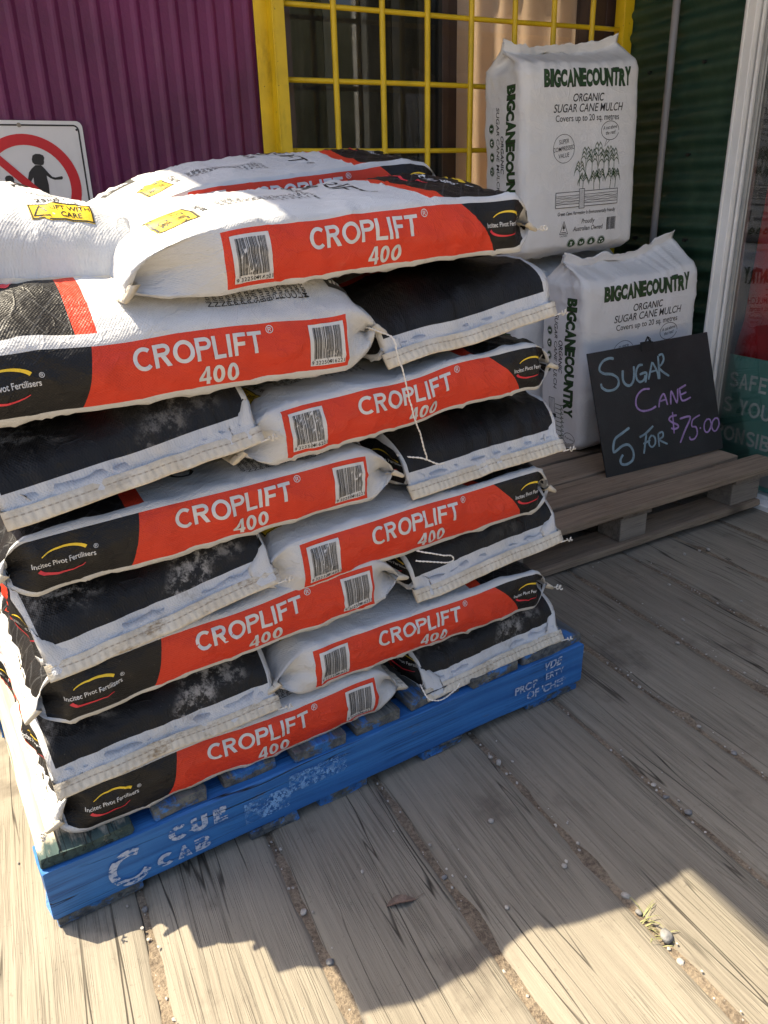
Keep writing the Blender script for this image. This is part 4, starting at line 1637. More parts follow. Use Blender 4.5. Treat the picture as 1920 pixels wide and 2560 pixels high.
def mulch_grid(seed, peak=0.055, lean=0.0):
    U, V = np.meshgrid(UGC, VGC, indexing='ij')
    d0 = np.clip(U, 0, 9)
    e0 = np.clip(d0 / CSH, 0, 1) - 0.10 * np.exp(-((d0 - CSH) / 0.016) ** 2)
    t1 = np.clip((CL - U) / 0.075, 0, 1)
    e1 = 0.12 + 0.88 * np.sqrt(np.clip(1 - (1 - t1) ** 2, 0, 1))
    e = e0 * e1
    h = 0.004 + (CG - 0.004) * e
    g = np.minimum(np.sqrt(np.clip(CG ** 2 - (CG * e0) ** 2, 0, None)), 0.040 + 0 * U) * 0.9 * np.clip((CSH + 0.02 - d0) / 0.03, 0, 1)
    W = CW * (1 + 0.012 * vn(U * 4, 0.3, 0, seed)) * (0.94 + 0.06 * np.clip((CL - U) / 0.05, 0, 1)) - 0.006 * (1 - e0)
    X = np.where(U > CL - 0.075, CL - 0.075 + (np.clip(U, 0, CL) - (CL - 0.075)) * 0.62, np.clip(U, 0, CL))
    Y = np.zeros_like(U); Z = np.zeros_like(U)
    fr = V <= CG
    tp = (V > CG) & (V <= CG + 2 * CW)
    bk = (V > CG + 2 * CW) & (V <= 3 * CG + 2 * CW)
    bt = V > 3 * CG + 2 * CW
    tf = V / CG; tb = ((2 * CG + 2 * CW) - V) / CG
    st = (V - CG) / (2 * CW); sb = (V - (3 * CG + 2 * CW)) / (2 * CW)
    bul = 0.012 * np.sin(np.clip(U / CL, 0, 1) * math.pi) ** 0.6
    for msk, tau, sg_ in ((fr, tf, -1), (bk, tb, 1)):
        a = np.abs(tau)
        rnd = 0.018 * np.clip((a - 0.82) / 0.18, 0, 1) ** 2 * e
        yy = W + bul * (1 - tau ** 2) - g * (1 - a) - rnd
        Y[msk] = (sg_ * yy)[msk]
        Z[msk] = (tau * h)[msk]
    q = 2 * st - 1
    c = 0.016 * np.sin(np.clip(U / CL, 0, 1) * math.pi) ** 0.5
    rc = 0.018 * e
    yy = q * (W - rc)
    Y[tp] = yy[tp]
    Z[tp] = (h + c * (1 - np.abs(q) ** 3))[tp]
    qb = 1 - 2 * sb
    Y[bt] = (qb * (W - rc))[bt]
    Z[bt] = -(h + c * (1 - np.abs(qb) ** 3))[bt]
    # the sealed top stands up, higher at one corner
    s0 = np.clip(-U, 0, None)
    yn = Y / CW
    pk = peak * np.clip((yn - 0.25) / 0.7, 0, 1) ** 1.3 + 0.018 * np.clip((-yn - 0.75) / 0.25, 0, 1) + 0.006 * vn(Y * 25, 0.2, 0, seed + 3)
    near = np.exp(-d0 / 0.030)
    X = X - s0 * (1 + 0.15 * vn(Y * 9, .5, 0, seed + 6)) - pk * near
    Z = Z + s0 * 0.35 + 0.010 * vn(Y * 12, 1.2, 0, seed + 4) * np.exp(-d0 / 0.02) - 0.02 * (1 - e0) + lean * (1 - U / CL)
    P = np.stack([X, Y, Z], -1)
    N = grid_normals(P)
    nr = np.exp(-d0 / 0.075)
    n1 = fbm(U * 9, V * 9, 0, seed, 3) * 0.0022
    cr = (1 - np.abs(vn(U * 7 + V * 4, V * 42, 0, seed + 1))) ** 4 * 0.0075 * nr
    cr2 = (1 - np.abs(vn(U * 30 + V * 9, V * 16 - U * 6, 0, seed + 2))) ** 7 * 0.0022
    side = np.where(fr | bk, 1.0, 0.35)
    cr3 = (1 - np.abs(vn(U * 17 - V * 24, V * 8 + U * 5, 0, seed + 5))) ** 5 * 0.0040 * side * np.clip(1 - d0 / .5, .2, 1)
    botw = (1 - np.abs(vn(U * 10, V * 24, 0, seed + 7))) ** 4 * 0.007 * np.exp(-(CL - U) / 0.05)
    D = (n1 + cr - .0015 * nr + cr2 + cr3 + botw) * np.where(U < 0, 0.3, 1)
    P = P + N * D[..., None]
    P[:, -1] = P[:, 0]
    return P


# print: materials 0 film, 1 black, 2 green, 3 white
D_mulch = Decals(UGC, VGC)
mP = lambda x, y: (-y + CSH, CG + x * 1.05 + 0.008)                 # front: x from the left edge, y = -(distance below the shoulder)
mS = lambda x, y: (x + 0.03, y)                       # side, reads downwards
OFS = 0.012


def comic(s, size, xs, seed):
    """fat uneven capitals: black outline + green body"""
    rg = random.Random(seed)
    wid = {'B': .50, 'I': .27, 'G': .56, 'C': .54, 'A': .60, 'N': .62, 'E': .46, 'O': .62, 'U': .58, 'T': .56, 'R': .55, 'Y': .58}
    out, ins, x = [], [], 0.0
    for ch in s:
        w, hh, dy = wid[ch] * size, size * rg.uniform(.94, 1.06), size * rg.uniform(-.04, .04)
        for lst, off, grow in ((out, .065, .035 * size), (ins, .035, -.012 * size)):
            g = text2d(ch, 1.0, 'LEFT', off)
            vx, vy = [p[0] for p in g[0]], [p[1] for p in g[0]]
            x0, x1, y0, y1 = min(vx), max(vx), min(vy), max(vy)
            if ch == 'R':
                x1 -= 0.16 * (x1 - x0)
            X0, X1, Y0, Y1 = x - grow, x + w + grow, dy - grow, dy + hh + grow
            lst.append(([(X0 + (px - x0) / (x1 - x0) * (X1 - X0), Y0 + (py - y0) / (y1 - y0) * (Y1 - Y0)) for px, py in g[0]], g[1]))
        x += w + size * .055
    return join2d(*out), join2d(*ins), x


def icon(kind, cx, cy, r):
    gs = [(disc2d(cx, cy, r), 2, 0), (ring2d(cx, cy, r * .90, r * .08, n=26), 3, 1)]
    if kind == 0:
        gs += [(ribbon2d(arcpts(cx - .28 * r, cy, .28 * r, .45 * r, -70, 70, 8), r * .11), 3, 1), (ribbon2d(arcpts(cx + .34 * r, cy, .28 * r, .45 * r, 110, 250, 8), r * .11), 3, 1)]
    elif kind == 1:
        gs += [(([(cx - .45 * r, cy + .45 * r), (cx - .40 * r, cy - .2 * r), (cx - .02 * r, cy - .45 * r), (cx - .05 * r, cy + .15 * r)], [(0, 1, 2, 3)]), 3, 1),
               (([(cx + .04 * r, cy - .45 * r), (cx + .42 * r, cy - .1 * r), (cx + .40 * r, cy + .45 * r), (cx + .08 * r, cy + .1 * r)], [(0, 1, 2, 3)]), 3, 1)]
    elif kind == 2:
        gs += [((arcpts(cx, cy - .15 * r, .34 * r, .34 * r, 160, 380, 14) + [(cx, cy + .6 * r)], [tuple(range(16))]), 3, 1)]
    else:
        for a in (90, 210, 330):
            c_, s_ = math.cos(R_(a)), math.sin(R_(a))
            p = [(-.26, .30), (.10, .30), (.10, .16), (.34, .40), (.10, .64), (.10, .50), (-.26, .50)]
            gs.append((([(cx + r * (px * -s_ + py * c_), cy + r * (px * c_ + py * s_)) for px, py in p][::-1], [tuple(range(7))]), 3, 1))
    return gs


def front_print():
    D = D_mulch
    o, i_, w = comic('BIGCANECOUNTRY', .050, .70, 3)
    k = .380 / w
    D.add(move2d(o, .050, -.072, k, 1), 1, mP)
    D.add(move2d(i_, .050, -.0715, k, 1), 2, mP, 1)
    D.add(move2d(text2d('ORGANIC', .034, 'CENTER', .014, .22, .86), .236, -.118), 1, mP)
    D.add(move2d(text2d('SUGAR CANE MULCH', .036, 'CENTER', .007, .22, .86), .240, -.150), 1, mP)
    D.add(move2d(text2d('Covers up to 20 sq. metres', .0285, 'CENTER', .007, 0, .88), .238, -.178), 1, mP)
    D.add(ribbon2d(arcpts(.338, -.212, .042, .030, 0, 345, 30), .0010), 1, mP)
    D.add(ribbon2d([(.322, -.240), (.312, -.262), (.336, -.242)], .0009), 1, mP)
    D.add(move2d(text2d('A cut above', .0165, 'CENTER', .008, .2, .82), .338, -.207, rot=.08), 1, mP)
    D.add(move2d(text2d('the rest!', .0165, 'CENTER', .008, .2, .82), .340, -.224, rot=.08), 1, mP)
    D.add(ring2d(.134, -.262, .045, .0016, n=40), 1, mP)
    for t_, y_ in (('SUPER', -.246), ('COMPRESSED', -.268), ('VALUE', -.290)):
        D.add(move2d(text2d(t_, .0195, 'CENTER', .003, .12, .80), .134, y_, rot=.10), 1, mP)
    # cane field behind a rail fence (the plain crop only)
    rg = random.Random(7)
    for bx, by, hh in ((.205, -.385, .075), (.232, -.355, .09), (.258, -.372, .10), (.285, -.36, .11), (.312, -.375, .10), (.335, -.36, .095), (.36, -.372, .10), (.222, -.40, .05), (.348, -.40, .06), (.372, -.398, .055), (.298, -.40, .06), (.272, -.40, .055)):
        D.add(ribbon2d([(bx, by), (bx + rg.uniform(-.002, .002), by + hh * .6), (bx + rg.uniform(-.004, .004), by + hh)], .0009), 2, mP, rg.choice((1, 2, 3)))
        for s_ in (-1, 1):
            for j in range(3):
                z0 = by + hh * (.62 + .15 * j)
                L = .022 - .004 * j
                D.add(ribbon2d([(bx + s_ * .0016, z0), (bx + s_ * L * .5, z0 + .011), (bx + s_ * L, z0 + .002), (bx + s_ * L * 1.15, z0 - .013)], [.0010, .0014, .0010, .0005]), 2, mP, rg.choice((1, 2, 3)))
    D.add(rect2d(.103, -.452, .387, -.402), 3, mP, 4)
    D.add(ribbon2d([(.103, -.452), (.387, -.452), (.387, -.402), (.103, -.402)], .0010, True), 1, mP, 5)
    D.add(ribbon2d([(.104, -.414), (.386, -.412)], .0008), 1, mP, 5)
    D.add(ribbon2d([(.104, -.441), (.386, -.442)], .0010), 1, mP, 5)
    for k in range(6):
        yk = -.418 - k * .0038
        D.add(ribbon2d([(.105 + .004 * t_, yk + .0018 * math.sin(t_ * .35 + k) * math.sin(t_ * .09 + k * 2)) for t_ in range(0, 71)], .0004 + .0004 * (k % 3 == 1)), 1, mP, 5)
    D.add(rect2d(.206, -.458, .229, -.394), 3, mP, 6)
    D.add(ribbon2d([(.206, -.458), (.229, -.458), (.229, -.394), (.206, -.394)], .0010, True), 1, mP, 7)
    for k in range(4):
        D.add(ribbon2d([(.210 + k * .005, -.455), (.211 + k * .005, -.425), (.210 + k * .005, -.398)], .0005), 1, mP, 7)
    D.add(move2d(text2d('Green Cane Harvesting Is Environmentally Friendly', .0165, 'CENTER', .014, .2, .78), .246, -.478), 1, mP)
    D.add(move2d(text2d('Proudly', .0225, 'CENTER', .010, .2, .82), .250, -.510), 1, mP)
    D.add(move2d(text2d('Australian Owned', .0225, 'CENTER', .010, .2, .82), .252, -.534), 1, mP)
    D.add(barcode2d(.340, -.540, .386, -.497, '9321234000017'), 1, mP)
    D.add(ribbon2d([(.124, -.540), (.160, -.540), (.142, -.498)], .0011, True), 1, mP)
    D.add(([(.136, -.522), (.148, -.522), (.142, -.506)], [(0, 1, 2)]), 1, mP)
    D.add(rect2d(.1406, -.529, .1434, -.522), 1, mP)
    D.add(rect2d(.131, -.536, .153, -.5335), 1, mP)
    D.add(move2d(text2d('CAUTION', .0075, 'CENTER', .01), .142, -.5495), 1, mP)
    for k in range(4):
        for g, mi, lv in icon(k, .180 + k * .0465, -.578, .0195):
            D.add(g, mi, mP, lv)


def side_print():
    D = D_mulch
    o, i_, w = comic('BIGCANECOUNTRY', .046, .82, 5)
    k = .43 / w
    D.add(move2d(o, .068, .036, k * 1.0, 1), 1, mS)
    D.add(move2d(i_, .068, .0365, k * 1.0, 1), 2, mS, 1)
    D.add(move2d(text2d('ORGANIC', .028, 'LEFT', .014, .2, .95), .215, .002), 1, mS)
    D.add(move2d(text2d('SUGAR CANE MULCH', .028, 'LEFT', .006, .2, 1.0), .125, -.027), 1, mS)
    for k in range(4):
        for g, mi, lv in icon(k, .190 + k * .046, -.060, .0165):
            D.add(g, mi, mS, lv)
    D.add(ribbon2d([(.440, -.052), (.610, -.052), (.610, -.020), (.440, -.020)], .0010, True), 1, mS)
    for k in range(4):
        D.add(ribbon2d([(.442 + .004 * t_, -.047 + k * .0065 + .0015 * math.sin(t_ * .5 + k)) for t_ in range(0, 42)], .0005), 1, mS)
    D.add(rect2d(.500, -.060, .515, -.012), 1, mS, 1)
    for j in range(9):
        bx = .46 + j * .017
        D.add(ribbon2d([(bx, -.016), (bx + .001, .012), (bx - .003, .034)], .0012), 2, mS, j % 2)
        D.add(ribbon2d([(bx + .002, .014), (bx + .010, .026), (bx + .014, .016)], .0012), 2, mS, j % 2)
    D.add(ribbon2d(arcpts(.585, .062, .026, .032, 0, 345, 24), .0010), 1, mS)
    D.add(move2d(text2d('A cut above', .013, 'CENTER', .008, .2, .8), .585, .064, rot=1.4), 1, mS)


front_print()
side_print()
D_mulch.finish()
M_film_ink = [M_film, M_iblack, M_igreen, M_film]


def mulch_bag(label, x, y, z, tilt, seed, yaw=0.0, lean=0.0, peak=0.055, sx=1.0):
    """x, y: left front bottom corner; z: what it stands on"""
    M = Matrix.Translation((x, y, z)) @ Matrix.Rotation(R_(yaw), 4, 'Z') @ Matrix.Rotation(-R_(tilt), 4, 'Y') @ Matrix.Diagonal((sx, 1, 1, 1))
    root = empty('mulch_bag')
    root.matrix_world = M
    tag(root, label, 'bag', 'white bags of mulch on the grey pallet')
    P = mulch_grid(seed, peak, lean)
    body = cloth_object('bag_body', P, UGC, VGC, D_mulch, M_film_ink, root)
    # sack axes: u down, v to the right, face towards the viewer
    A = Matrix(((0, 1, 0, CW), (0, 0, -1, CG + 0.01), (-1, 0, 0, CL - 0.0285), (0, 0, 0, 1)))
    body.matrix_parent_inverse = Matrix.Identity(4)
    body.matrix_basis = A
    # ragged sealed strip along the top
    e, r0 = P[0][CNG:CNG + CNP + 1], P[2][CNG:CNG + CNP + 1]
    d = e - r0
    d /= np.linalg.norm(d, axis=1, keepdims=True)
    n = len(e)
    hgt = 0.010 + 0.006 * vn(e[:, 1] * 30, 0.1, 0, seed + 11) + 0.004 * vn(e[:, 1] * 90, 0.6, 0, seed + 12)
    off = 0.005 * vn(e[:, 1] * 18, 0.9, 0, seed + 13)
    G = []
    for t, th in ((-.012, .0016), (0.0, .0018), (0.5, .0016), (1.0, .001), (1.0, -.001), (0.5, -.0016), (0.0, -.0018), (-.012, -.0016)):
        s = hgt * t if t > 0 else np.full(n, t)
        c = e + d * s[:, None]
        c[:, 2] += th + off * np.clip(t, 0, 1) - 0.004
        G.append(c)
    mbx = MB().grid(np.stack(G, 0))
    so = mbx.build('sealed_strip', M_film, root, smooth=True)
    so.matrix_basis = A
    return root


mulch_bag('taller white mulch bag at the back, top edge in front of the window bars', 1.700, 2.372, 0.856, 2.6, 5, yaw=-1.0, peak=0.034)
mulch_bag('lower white mulch bag on the grey pallet, right behind the chalkboard', 1.842, 2.155, 0.172, 3.0, 23, yaw=0.0, peak=0.055, sx=1.07)
mulch_bag('white mulch bag hidden under the taller back one', 1.76, 2.45, 0.185, 1.5, 31)

# ------------------------------------------------------------------ chalkboard
M_slate = simple('black_chalkboard', (0.020, 0.020, 0.021, 1), 0.55, var=0.35, vscale=4, bmp=0.15, bscale=200, dirt=((0.06, 0.06, 0.062, 1), 0.5))


def chalk(name, col):
    m, b = new_mat(name)
    o = coords('Object')
    n = noise(o, 260, 3, 0.7)
    n2 = noise(o, 30, 3, 0.6)
    put(b, 'Base Color', mixc(ramp(n * .5 + n2 * .5, 0.36, 0.62), tuple(c * .62 for c in col[:3]) + (1,), col))
    put(b, 'Roughness', 0.85)
    return m


M_cblue = chalk('pale_blue_chalk', (0.26, 0.37, 0.43, 1))
M_cpurp = chalk('lilac_chalk', (0.42, 0.27, 0.55, 1))
ex, ey, en = Vector((0.99912, 0, 0.04186)), Vector((-0.03991, 0.30162, 0.95259)), Vector((-0.01262, -0.95343, 0.30135))
cb = empty('chalkboard')
cb.matrix_world = Matrix(((ex.x, ey.x, en.x, 1.766), (ex.y, ey.y, en.y, 1.93), (ex.z, ey.z, en.z, 0.164), (0, 0, 0, 1)))
tag(cb, 'black chalkboard lettered in chalk, leaning on the lower mulch bag', 'chalkboard')
MB().box((0, 0, -0.006), (0.5495, 0.431, 0.0)).build('board', M_slate, cb, bevel=0.0015)
STROKES = [[0,0.0043,[[0.1076,0.3982],[0.0883,0.4027],[0.062,0.3971],[0.0441,0.382],[0.041,0.3667],[0.0585,0.354],[0.0899,0.3471],[0.1119,0.3296],[0.1101,0.3078],[0.0898,0.295],[0.0596,0.296],[0.0396,0.3093],[0.0375,0.3236]]],[0,0.0043,[[0.1381,0.3536],[0.133,0.3222],[0.1417,0.3039],[0.1596,0.2977],[0.1759,0.3093],[0.1842,0.3302],[0.1889,0.3599]]],[0,0.0039,[[0.2291,0.359],[0.2106,0.3586],[0.1956,0.3406],[0.193,0.3167],[0.2049,0.3026],[0.2242,0.3068],[0.2341,0.3224]]],[0,0.0039,[[0.2088,0.328],[0.2395,0.3289],[0.229,0.2966]]],[0,0.0039,[[0.2448,0.3043],[0.2721,0.3623]]],[0,0.0039,[[0.2743,0.3603],[0.2891,0.3261],[0.2903,0.2991]]],[0,0.0034,[[0.2576,0.3289],[0.2846,0.3309]]],[0,0.0039,[[0.2955,0.2983],[0.3026,0.3794]]],[0,0.0039,[[0.306,0.3801],[0.3225,0.3818],[0.326,0.3636],[0.312,0.3472],[0.2983,0.3403],[0.3126,0.3224],[0.3402,0.3023]]],[1,0.0034,[[0.2438,0.2717],[0.2152,0.2743],[0.1892,0.2623],[0.1748,0.2423],[0.1752,0.2177],[0.1958,0.2018],[0.2324,0.1995],[0.2606,0.207]]],[1,0.0034,[[0.2729,0.2007],[0.2835,0.2279],[0.3043,0.2431],[0.3139,0.2027]]],[1,0.003,[[0.2806,0.2209],[0.3097,0.2234]]],[1,0.0034,[[0.3284,0.2015],[0.3398,0.2467],[0.3581,0.2047],[0.371,0.2516]]],[1,0.0034,[[0.375,0.2492],[0.4118,0.2587]]],[1,0.0034,[[0.3788,0.2461],[0.3834,0.2067],[0.4262,0.2112]]],[1,0.003,[[0.382,0.228],[0.409,0.2327]]],[0,0.0043,[[0.129,0.1545],[0.0927,0.1409],[0.0578,0.1251],[0.0463,0.0847],[0.0869,0.0983],[0.1148,0.0958],[0.1297,0.0703],[0.1227,0.0428],[0.0946,0.032],[0.0708,0.0377],[0.0698,0.0535],[0.0835,0.0679]]],[0,0.0039,[[0.2345,0.1412],[0.196,0.1214],[0.1669,0.1133]]],[0,0.0039,[[0.1985,0.1181],[0.1747,0.0531]]],[0,0.0034,[[0.1788,0.0875],[0.2121,0.0948]]],[0,0.0034,[[0.2232,0.1109],[0.2089,0.1004],[0.205,0.0803],[0.2151,0.0692],[0.2312,0.0773],[0.2351,0.0974],[0.2257,0.1096]]],[0,0.0034,[[0.2479,0.0636],[0.2517,0.111]]],[0,0.0034,[[0.2538,0.1106],[0.272,0.1126],[0.2717,0.0967],[0.2547,0.0874],[0.2875,0.066]]],[1,0.0034,[[0.3483,0.159],[0.322,0.1595],[0.3103,0.1503],[0.3232,0.1375],[0.3456,0.125],[0.3465,0.1155],[0.3294,0.1128],[0.314,0.1182]]],[1,0.003,[[0.3308,0.1739],[0.3243,0.0973]]],[1,0.0034,[[0.3603,0.1442],[0.4102,0.142],[0.3765,0.0981],[0.3468,0.0592]]],[1,0.003,[[0.4569,0.1409],[0.4209,0.1303],[0.412,0.1077],[0.4305,0.1008],[0.4322,0.077],[0.4155,0.0609],[0.3966,0.062],[0.3941,0.0727]]],[1,0.003,[[0.4496,0.0965],[0.4508,0.0911]]],[1,0.003,[[0.4914,0.121],[0.475,0.1098],[0.4683,0.0896],[0.474,0.0747],[0.4885,0.0751],[0.5036,0.0938],[0.5032,0.1133],[0.493,0.1203]]],[1,0.003,[[0.5313,0.1177],[0.5136,0.1071],[0.5063,0.0868],[0.5127,0.0718],[0.5268,0.0722],[0.5426,0.091],[0.542,0.1097],[0.5328,0.1166]]]]


def smooth2d(pts, k=6):
    out, n = [], len(pts)
    P = [np.array(p) for p in pts]
    for i in range(n - 1):
        p0, p1, p2, p3 = P[max(i - 1, 0)], P[i], P[i + 1], P[min(i + 2, n - 1)]
        for s in range(k):
            t = s / k
            out.append(0.5 * (2 * p1 + (p2 - p0) * t + (2 * p0 - 5 * p1 + 4 * p2 - p3) * t * t + (3 * p1 - p0 - 3 * p2 + p3) * t ** 3))
    out.append(P[-1])
    return [tuple(p) for p in out]


gs = []
for i, (ci, w_, pts) in enumerate(STROKES):
    sp = smooth2d(pts) if len(pts) > 2 else [tuple(np.array(pts[0]) + (np.array(pts[1]) - np.array(pts[0])) * t) for t in np.linspace(0, 1, 8)]
    hw = [w_ * 1.12 * (0.92 + 0.12 * float(vn(k * .6, i * 3.1))) * (0.72 if k in (0, len(sp) - 1) else 1) for k in range(len(sp))]
    gs.append((ribbon2d(sp, hw), ci, 0.0005 + 0.00012 * (i % 5)))
flat_obj('chalk_lettering', gs, [M_cblue, M_cpurp], Matrix.Identity(4), cb)
cl = MB()
cl.box((.232, .405, .0008), (.288, .433, .004))
cl.box((.240, .432, -.009), (.280, .437, .005))
cl.tube([(.248, .430, .004), (.253, .443, .010), (.262, .450, .012), (.271, .444, .010), (.276, .430, .004)], .0014, 8)
cl.tube([(.258, .437, .0), (.266, .451, .004), (.276, .437, .0)], .003, 8)
cl.build('bulldog_clip', M_black, cb, bevel=0.001)

# ------------------------------------------------------------------ the stack of fertiliser sacks
# rows counted from the pallet; lengthwise sacks show the red side, end-on sacks show the black end
long_thread = [(0.640, 0.060, 0.885), (0.6480, 0.0, 0.882), (0.6530, -0.026, 0.868), (0.6619, -0.032, 0.8321), (0.6705, -0.034, 0.7863), (0.6849, -0.036, 0.742), (0.6991, -0.034, 0.7033), (0.7103, -0.03, 0.6716), (0.7088, -0.028, 0.6656)]
th3 = [(0.6916, 0, 0.6674), (0.7019, -0.02, 0.6665), (0.7287, -0.03, 0.6555), (0.7465, -0.03, 0.6536)]
th5 = [(0.7039, 0, 0.4859), (0.7206, -0.02, 0.4853), (0.748, -0.025, 0.475), (0.7724, -0.025, 0.4655), (0.7718, -0.026, 0.4547), (0.7406, -0.028, 0.4624), (0.695, -0.02, 0.4757)]
th1 = [(0.7113, -0.0, 0.191), (0.7083, -0.02, 0.1876), (0.7177, -0.03, 0.1713), (0.7457, -0.03, 0.1621), (0.7741, -0.03, 0.1725), (0.7855, -0.03, 0.1844)]
th8 = [(0.334, 0, 1.0111), (0.3312, -0.02, 1.0035), (0.3291, -0.03, 0.9944), (0.3381, -0.03, 0.9862), (0.3453, -0.028, 0.9767)]
Q0 = 0.01 + SW + 0.012
# lowest row
sack('lowest red sided sack on the pallet, its lower edge sunk between the blue boards', 0.040, Q0, 0.196, 0, 0.0, 0, 101)
sack('lowest black ended sack at the right, dusty, resting on the blue pallet', 0.925, 0.030, 0.200, 90, 3.0, 0, 102, 0.8, threads=[th1])
# second
sack('second red sided sack from the pallet on the right, above the dusty black end', 1.067, Q0, 0.303, 180, 0.5, 0, 103)
sack('lowest black ended sack at the left, floury white marks near its left corner', 0.232, 0.030, 0.304, 90, 2.5, 0, 104, 1.0)
# third
sack('second red sided sack from the bottom on the left, logo cut by a fold', 0.045, Q0, 0.403, 0, 3.2, 0, 105)
sack('second black ended sack from the pallet on the right, string loop across it', 0.905, 0.035, 0.438, 90, 4.0, 0, 106, 0.1, threads=[th5])
# fourth
sack('third red sided sack down on the right, below the long hanging string', 1.058, Q0, 0.530, 180, 2.0, 0, 107)
sack('black ended sack at the left with the largest pale scuffed patch', 0.248, 0.025, 0.530, 90, 8.0, 0, 108, 1.0)
# fifth
sack('third red sided sack from the bottom on the left, its whole logo showing', 0.040, Q0, 0.624, 0, 1.5, 0, 109)
sack('clean black ended sack on the right that the long string hangs down to', 0.895, 0.035, 0.648, 90, 3.5, 0, 110, 0.0, threads=[th3])
# sixth
sack('red sided sack on the right crossed by the long hanging string', 1.042, Q0, 0.788, 180, 5.0, 0, 111)
sack('highest black ended sack at the left, nearly clean', 0.238, 0.025, 0.772, 90, 8.5, 0, 112, 0.35)
# seventh
sack('sack at the left under the sunlit one, half in sun with a grey black face', 0.012, Q0, 0.868, 0, 0.6, 0, 113, puff=4.3, zs1=0.008)
sack('topmost black ended sack on the right, under the highest front sack', 0.845, 0.035, 0.902, 90, 8.0, 0, 114, 0.0, threads=[long_thread])
# top
sack('highest front sack, red side in shade, its white end in sun', 0.975, Q0 + 0.006, 1.046, 180, 3.2, 2.0, 115, puff=1.7, D1=0.075, pe=1.7, droop1=1.1, zs1=-0.022, tail=0.070)
sack('sunlit white sack end at the top left with a yellow care label', 0.138, 0.775, 1.056, -90, -2.0, 3.2, 116, puff=2.5, zs1=-0.036, D1=0.09, fl=0.5, droop1=1.2)
sack('rearmost top sack lying behind the highest front sack, below the window', 1.080, 0.630, 1.122, 180, 4.5, 3.0, 117, puff=1.5, tail=0.05, D1=0.09)
# what carries the rear of the top rows
sack('sack under the rearmost top sack, mostly hidden', 0.93, 0.600, 1.000, 180, 2.0, 0, 118)
for k, zz in enumerate((0.196, 0.418, 0.640, 0.868)):
    sack('white and black sack of the rear left column, mostly hidden behind the front rows', 0.225, 0.43 if False else 0.425, zz, 90, 0, 0, 130 + k)
for k, zz in enumerate((0.309, 0.530, 0.760)):
    sack('lengthwise sack of the rear row, hidden behind the front rows', 0.04, 0.92, zz, 0, 0, 0, 140 + k)

# ------------------------------------------------------------------ pebbles, leaf, weed
M_stone = simple('pale_pebble', (0.38, 0.35, 0.31, 1), 0.8, var=0.3, vscale=60, bmp=0.3, bscale=150)
M_stone2 = simple('grey_pebble', (0.20, 0.195, 0.19, 1), 0.7, var=0.3, vscale=60, bmp=0.3, bscale=150)


def pebble(x, y, z, r, seed, mat, label, group):
    bm = bmesh.new()
    bmesh.ops.create_icosphere(bm, subdivisions=2, radius=1)
    co = np.array([v.co[:] for v in bm.verts])
    k = 1 + 0.22 * vn(co[:, 0] * 1.7, co[:, 1] * 1.7, co[:, 2] * 1.7, seed)
    rg = random.Random(seed)
    sx, sy, sz = rg.uniform(.9, 1.35), rg.uniform(.75, 1.0), rg.uniform(.55, .8)
    for v, c, q in zip(bm.verts, co, k):
        v.co = (c[0] * q * r * sx, c[1] * q * r * sy, c[2] * q * r * sz)
    me = bpy.data.meshes.new('pebble')
    bm.to_mesh(me); bm.free()
    me.materials.append(mat)
    me.polygons.foreach_set('use_smooth', [True] * len(me.polygons))
    o = bpy.data.objects.new('pebble', me)
    COL.objects.link(o)
    o.location = (x, y, z + r * sz * 0.8)
    o.rotation_euler = (0, 0, rg.uniform(0, 6.28))
    tag(o, label, 'pebble', group)


PB1 = [(1.812, 1.60, .008), (1.875, 1.598, .0075), (1.905, 1.590, .009), (0.640, 0.925, .0075), (0.742, 1.052, .010), (0.737, 1.075, .006), (0.560, 0.755, .006), (0.695, 0.780, .0065), (0.975, .86, .007), (1.50, 1.30, .006), (1.40, 1.22, .007), (1.62, 1.47, .006), (1.18, 1.12, .006), (1.19, .95, .007), (1.55, 1.02, .007), (1.35, 1.38, .005), (1.16, 1.30, .006), (1.9, 1.2, .006), (1.72, 1.30, .005), (.38, .93, .005)]
for i, (x, y, r) in enumerate(PB1):
    pebble(x, y, 0.0, r * 0.75, 200 + i, M_stone, 'small pale pebble lying loose on the shaded deck planks', 'pale pebbles on the deck')
PB2 = [(0.752, 0.690, .009), (0.748, 0.655, .007), (0.985, .78, .008), (0.978, .83, .0065), (0.508, 0.560, .008), (0.262, 0.905, .008), (0.742, .560, .008), (0.744, .545, .009), (.266, .80, .009), (0.30, .79, .010), (.028, 1.03, .007), (.500, .70, .007), (.745, .80, .006), (.75, .85, .007), (.503, .86, .006), (.975, .70, .007), (1.195, .86, .008), (.262, .77, .007), (1.0, .95, .006), (.03, .93, .006)]
for i, (x, y, r) in enumerate(PB2[::2] + PB2[1:6:2]):
    pebble(x, y, -0.008, r * 0.8, 300 + i, M_stone2 if i % 3 else M_stone, 'pebble lodged in a dirt filled gap between deck planks', 'pebbles in the plank gaps')
pebble(0.752, 0.600, -0.005, .0105, 391, M_stone2, 'largest smooth blue grey pebble beside the weed in the sunlit gap', 'pebbles in the plank gaps')
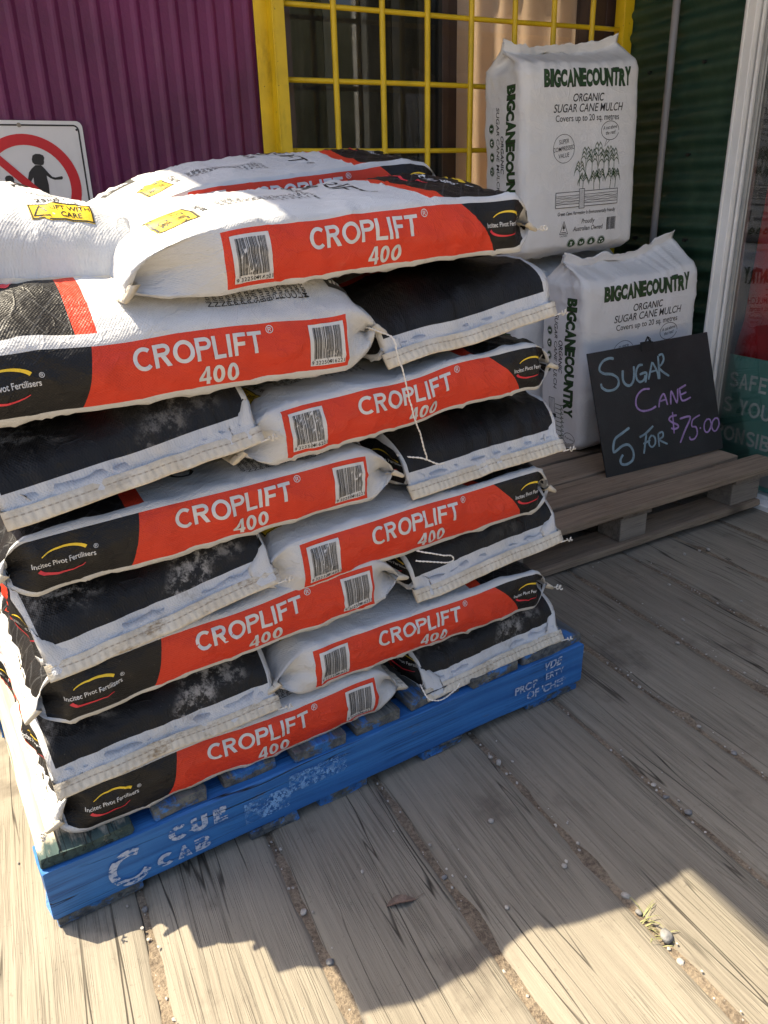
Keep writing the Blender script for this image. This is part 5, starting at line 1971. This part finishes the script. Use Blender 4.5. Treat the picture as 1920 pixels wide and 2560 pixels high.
# dry leaf
M_leaf = simple('dry_brown_leaf', (0.17, 0.115, 0.085, 1), 0.8, var=0.35, vscale=40, bmp=0.5, bscale=120)
rows = []
for t in np.linspace(0, 1, 14):
    w_ = 0.013 * math.sin(math.pi * min(1, t * 1.02)) ** 0.7 + 0.0006
    rows.append([(t * 0.072, s * w_, 0.004 + 0.009 * abs(s) ** 1.5 * math.sin(math.pi * t) + 0.004 * math.sin(t * 5)) for s in np.linspace(-1, 1, 9)])
P = np.array(rows)
Q = P.copy(); Q[..., 2] += 0.0007
mb = MB().grid(P, flip=True)
mb.grid(Q)
mb.tube([(0.07, 0, .004), (0.082, .002, .006), (0.094, .008, .004)], .0007, 6)
lf = mb.build('dry_leaf', M_leaf, smooth=True)
lf.location = (0.385, 0.845, 0.001)
lf.rotation_euler = (0, 0, R_(-8))
lf.scale = (0.72, 0.62, 0.7)
tag(lf, 'curled dry brown leaf on the shaded deck near the pallet', 'leaf')
# weed in the gap
M_weed = simple('weed_blade', (0.20, 0.20, 0.08, 1), 0.7, var=0.35, vscale=50, bmp=0)
rg = random.Random(5)
mb = MB()
for k in range(20):
    bx, by = 0.745 + rg.uniform(-.010, .010), 0.628 + rg.uniform(-.035, .03)
    a, L = rg.uniform(0, 6.28), rg.uniform(.016, .036)
    w_ = rg.uniform(.0007, .0014)
    pts = [(bx + math.cos(a) * L * t, by + math.sin(a) * L * t, -.008 + .015 * math.sin(t * 2.2) * (L / .036)) for t in (0, .35, .7, 1)]
    nx, ny_ = -math.sin(a), math.cos(a)
    vs = []
    for t, p in zip((1, .9, .6, .1), pts):
        vs += [(p[0] + nx * w_ * t, p[1] + ny_ * w_ * t, p[2]), (p[0] - nx * w_ * t, p[1] - ny_ * w_ * t, p[2])]
    mb.add(vs, [(0, 1, 3, 2), (2, 3, 5, 4), (4, 5, 7, 6)])
wd = mb.build('weed_tuft', M_weed)
tag(wd, 'small green weed growing from the sunlit gap between planks', 'weed')

# loose grit in the plank gaps
rg = random.Random(77)
mb = MB()
ico = bmesh.new()
bmesh.ops.create_icosphere(ico, subdivisions=1, radius=1)
iv = [tuple(v.co) for v in ico.verts]
fi = [tuple(v.index for v in f.verts) for f in ico.faces]
ico.free()
for k in range(520):
    gx = rg.choice(gap_x[7:16])
    x, y, r = gx + rg.gauss(0, .006), rg.uniform(.3, 1.7), rg.uniform(.0010, .0032)
    if rg.random() < .12:
        x += rg.gauss(0, .05)
    z = (-0.006 if abs(x - gx) < .007 else 0.0) + r * .4
    q = [rg.uniform(.7, 1.3) for _ in iv]
    mb.add([(x + a * r * t, y + b_ * r * t * 1.2, z + c * r * t * .8) for (a, b_, c), t in zip(iv, q)], fi)
gt = mb.build('grit', M_stone)
gt['kind'] = 'stuff'

# unseen scrub added behind the viewer to darken the window's sky reflection
m, b = new_mat('added_scrub')
o_ = coords('Object')
put(b, 'Base Color', mixc(noise(o_, 1.5, 6, 0.7), (0.012, 0.022, 0.008, 1), (0.07, 0.075, 0.03, 1)))
put(b, 'Roughness', 0.95)
put(b, 'Normal', bump(noise(o_, 3, 6, 0.7), 1.0, 0.3))
xs = np.linspace(-45, 60, 140)
rows = []
for t in np.linspace(0, 1, 15):
    a = math.pi * t
    rows.append([(x, -27 - 4 * math.cos(a) + 0.8 * float(vn(x * .5, t * 4)), -0.2 + math.sin(a) * (8.0 + 1.6 * float(fbm(x * .22, 1.5)) + .5 * float(vn(x * 1.3, t * 6)))) for x in xs])
tl_o = MB().grid(np.array(rows)).build('added_treeline', m, smooth=True)
tl_o['kind'] = 'stuff'
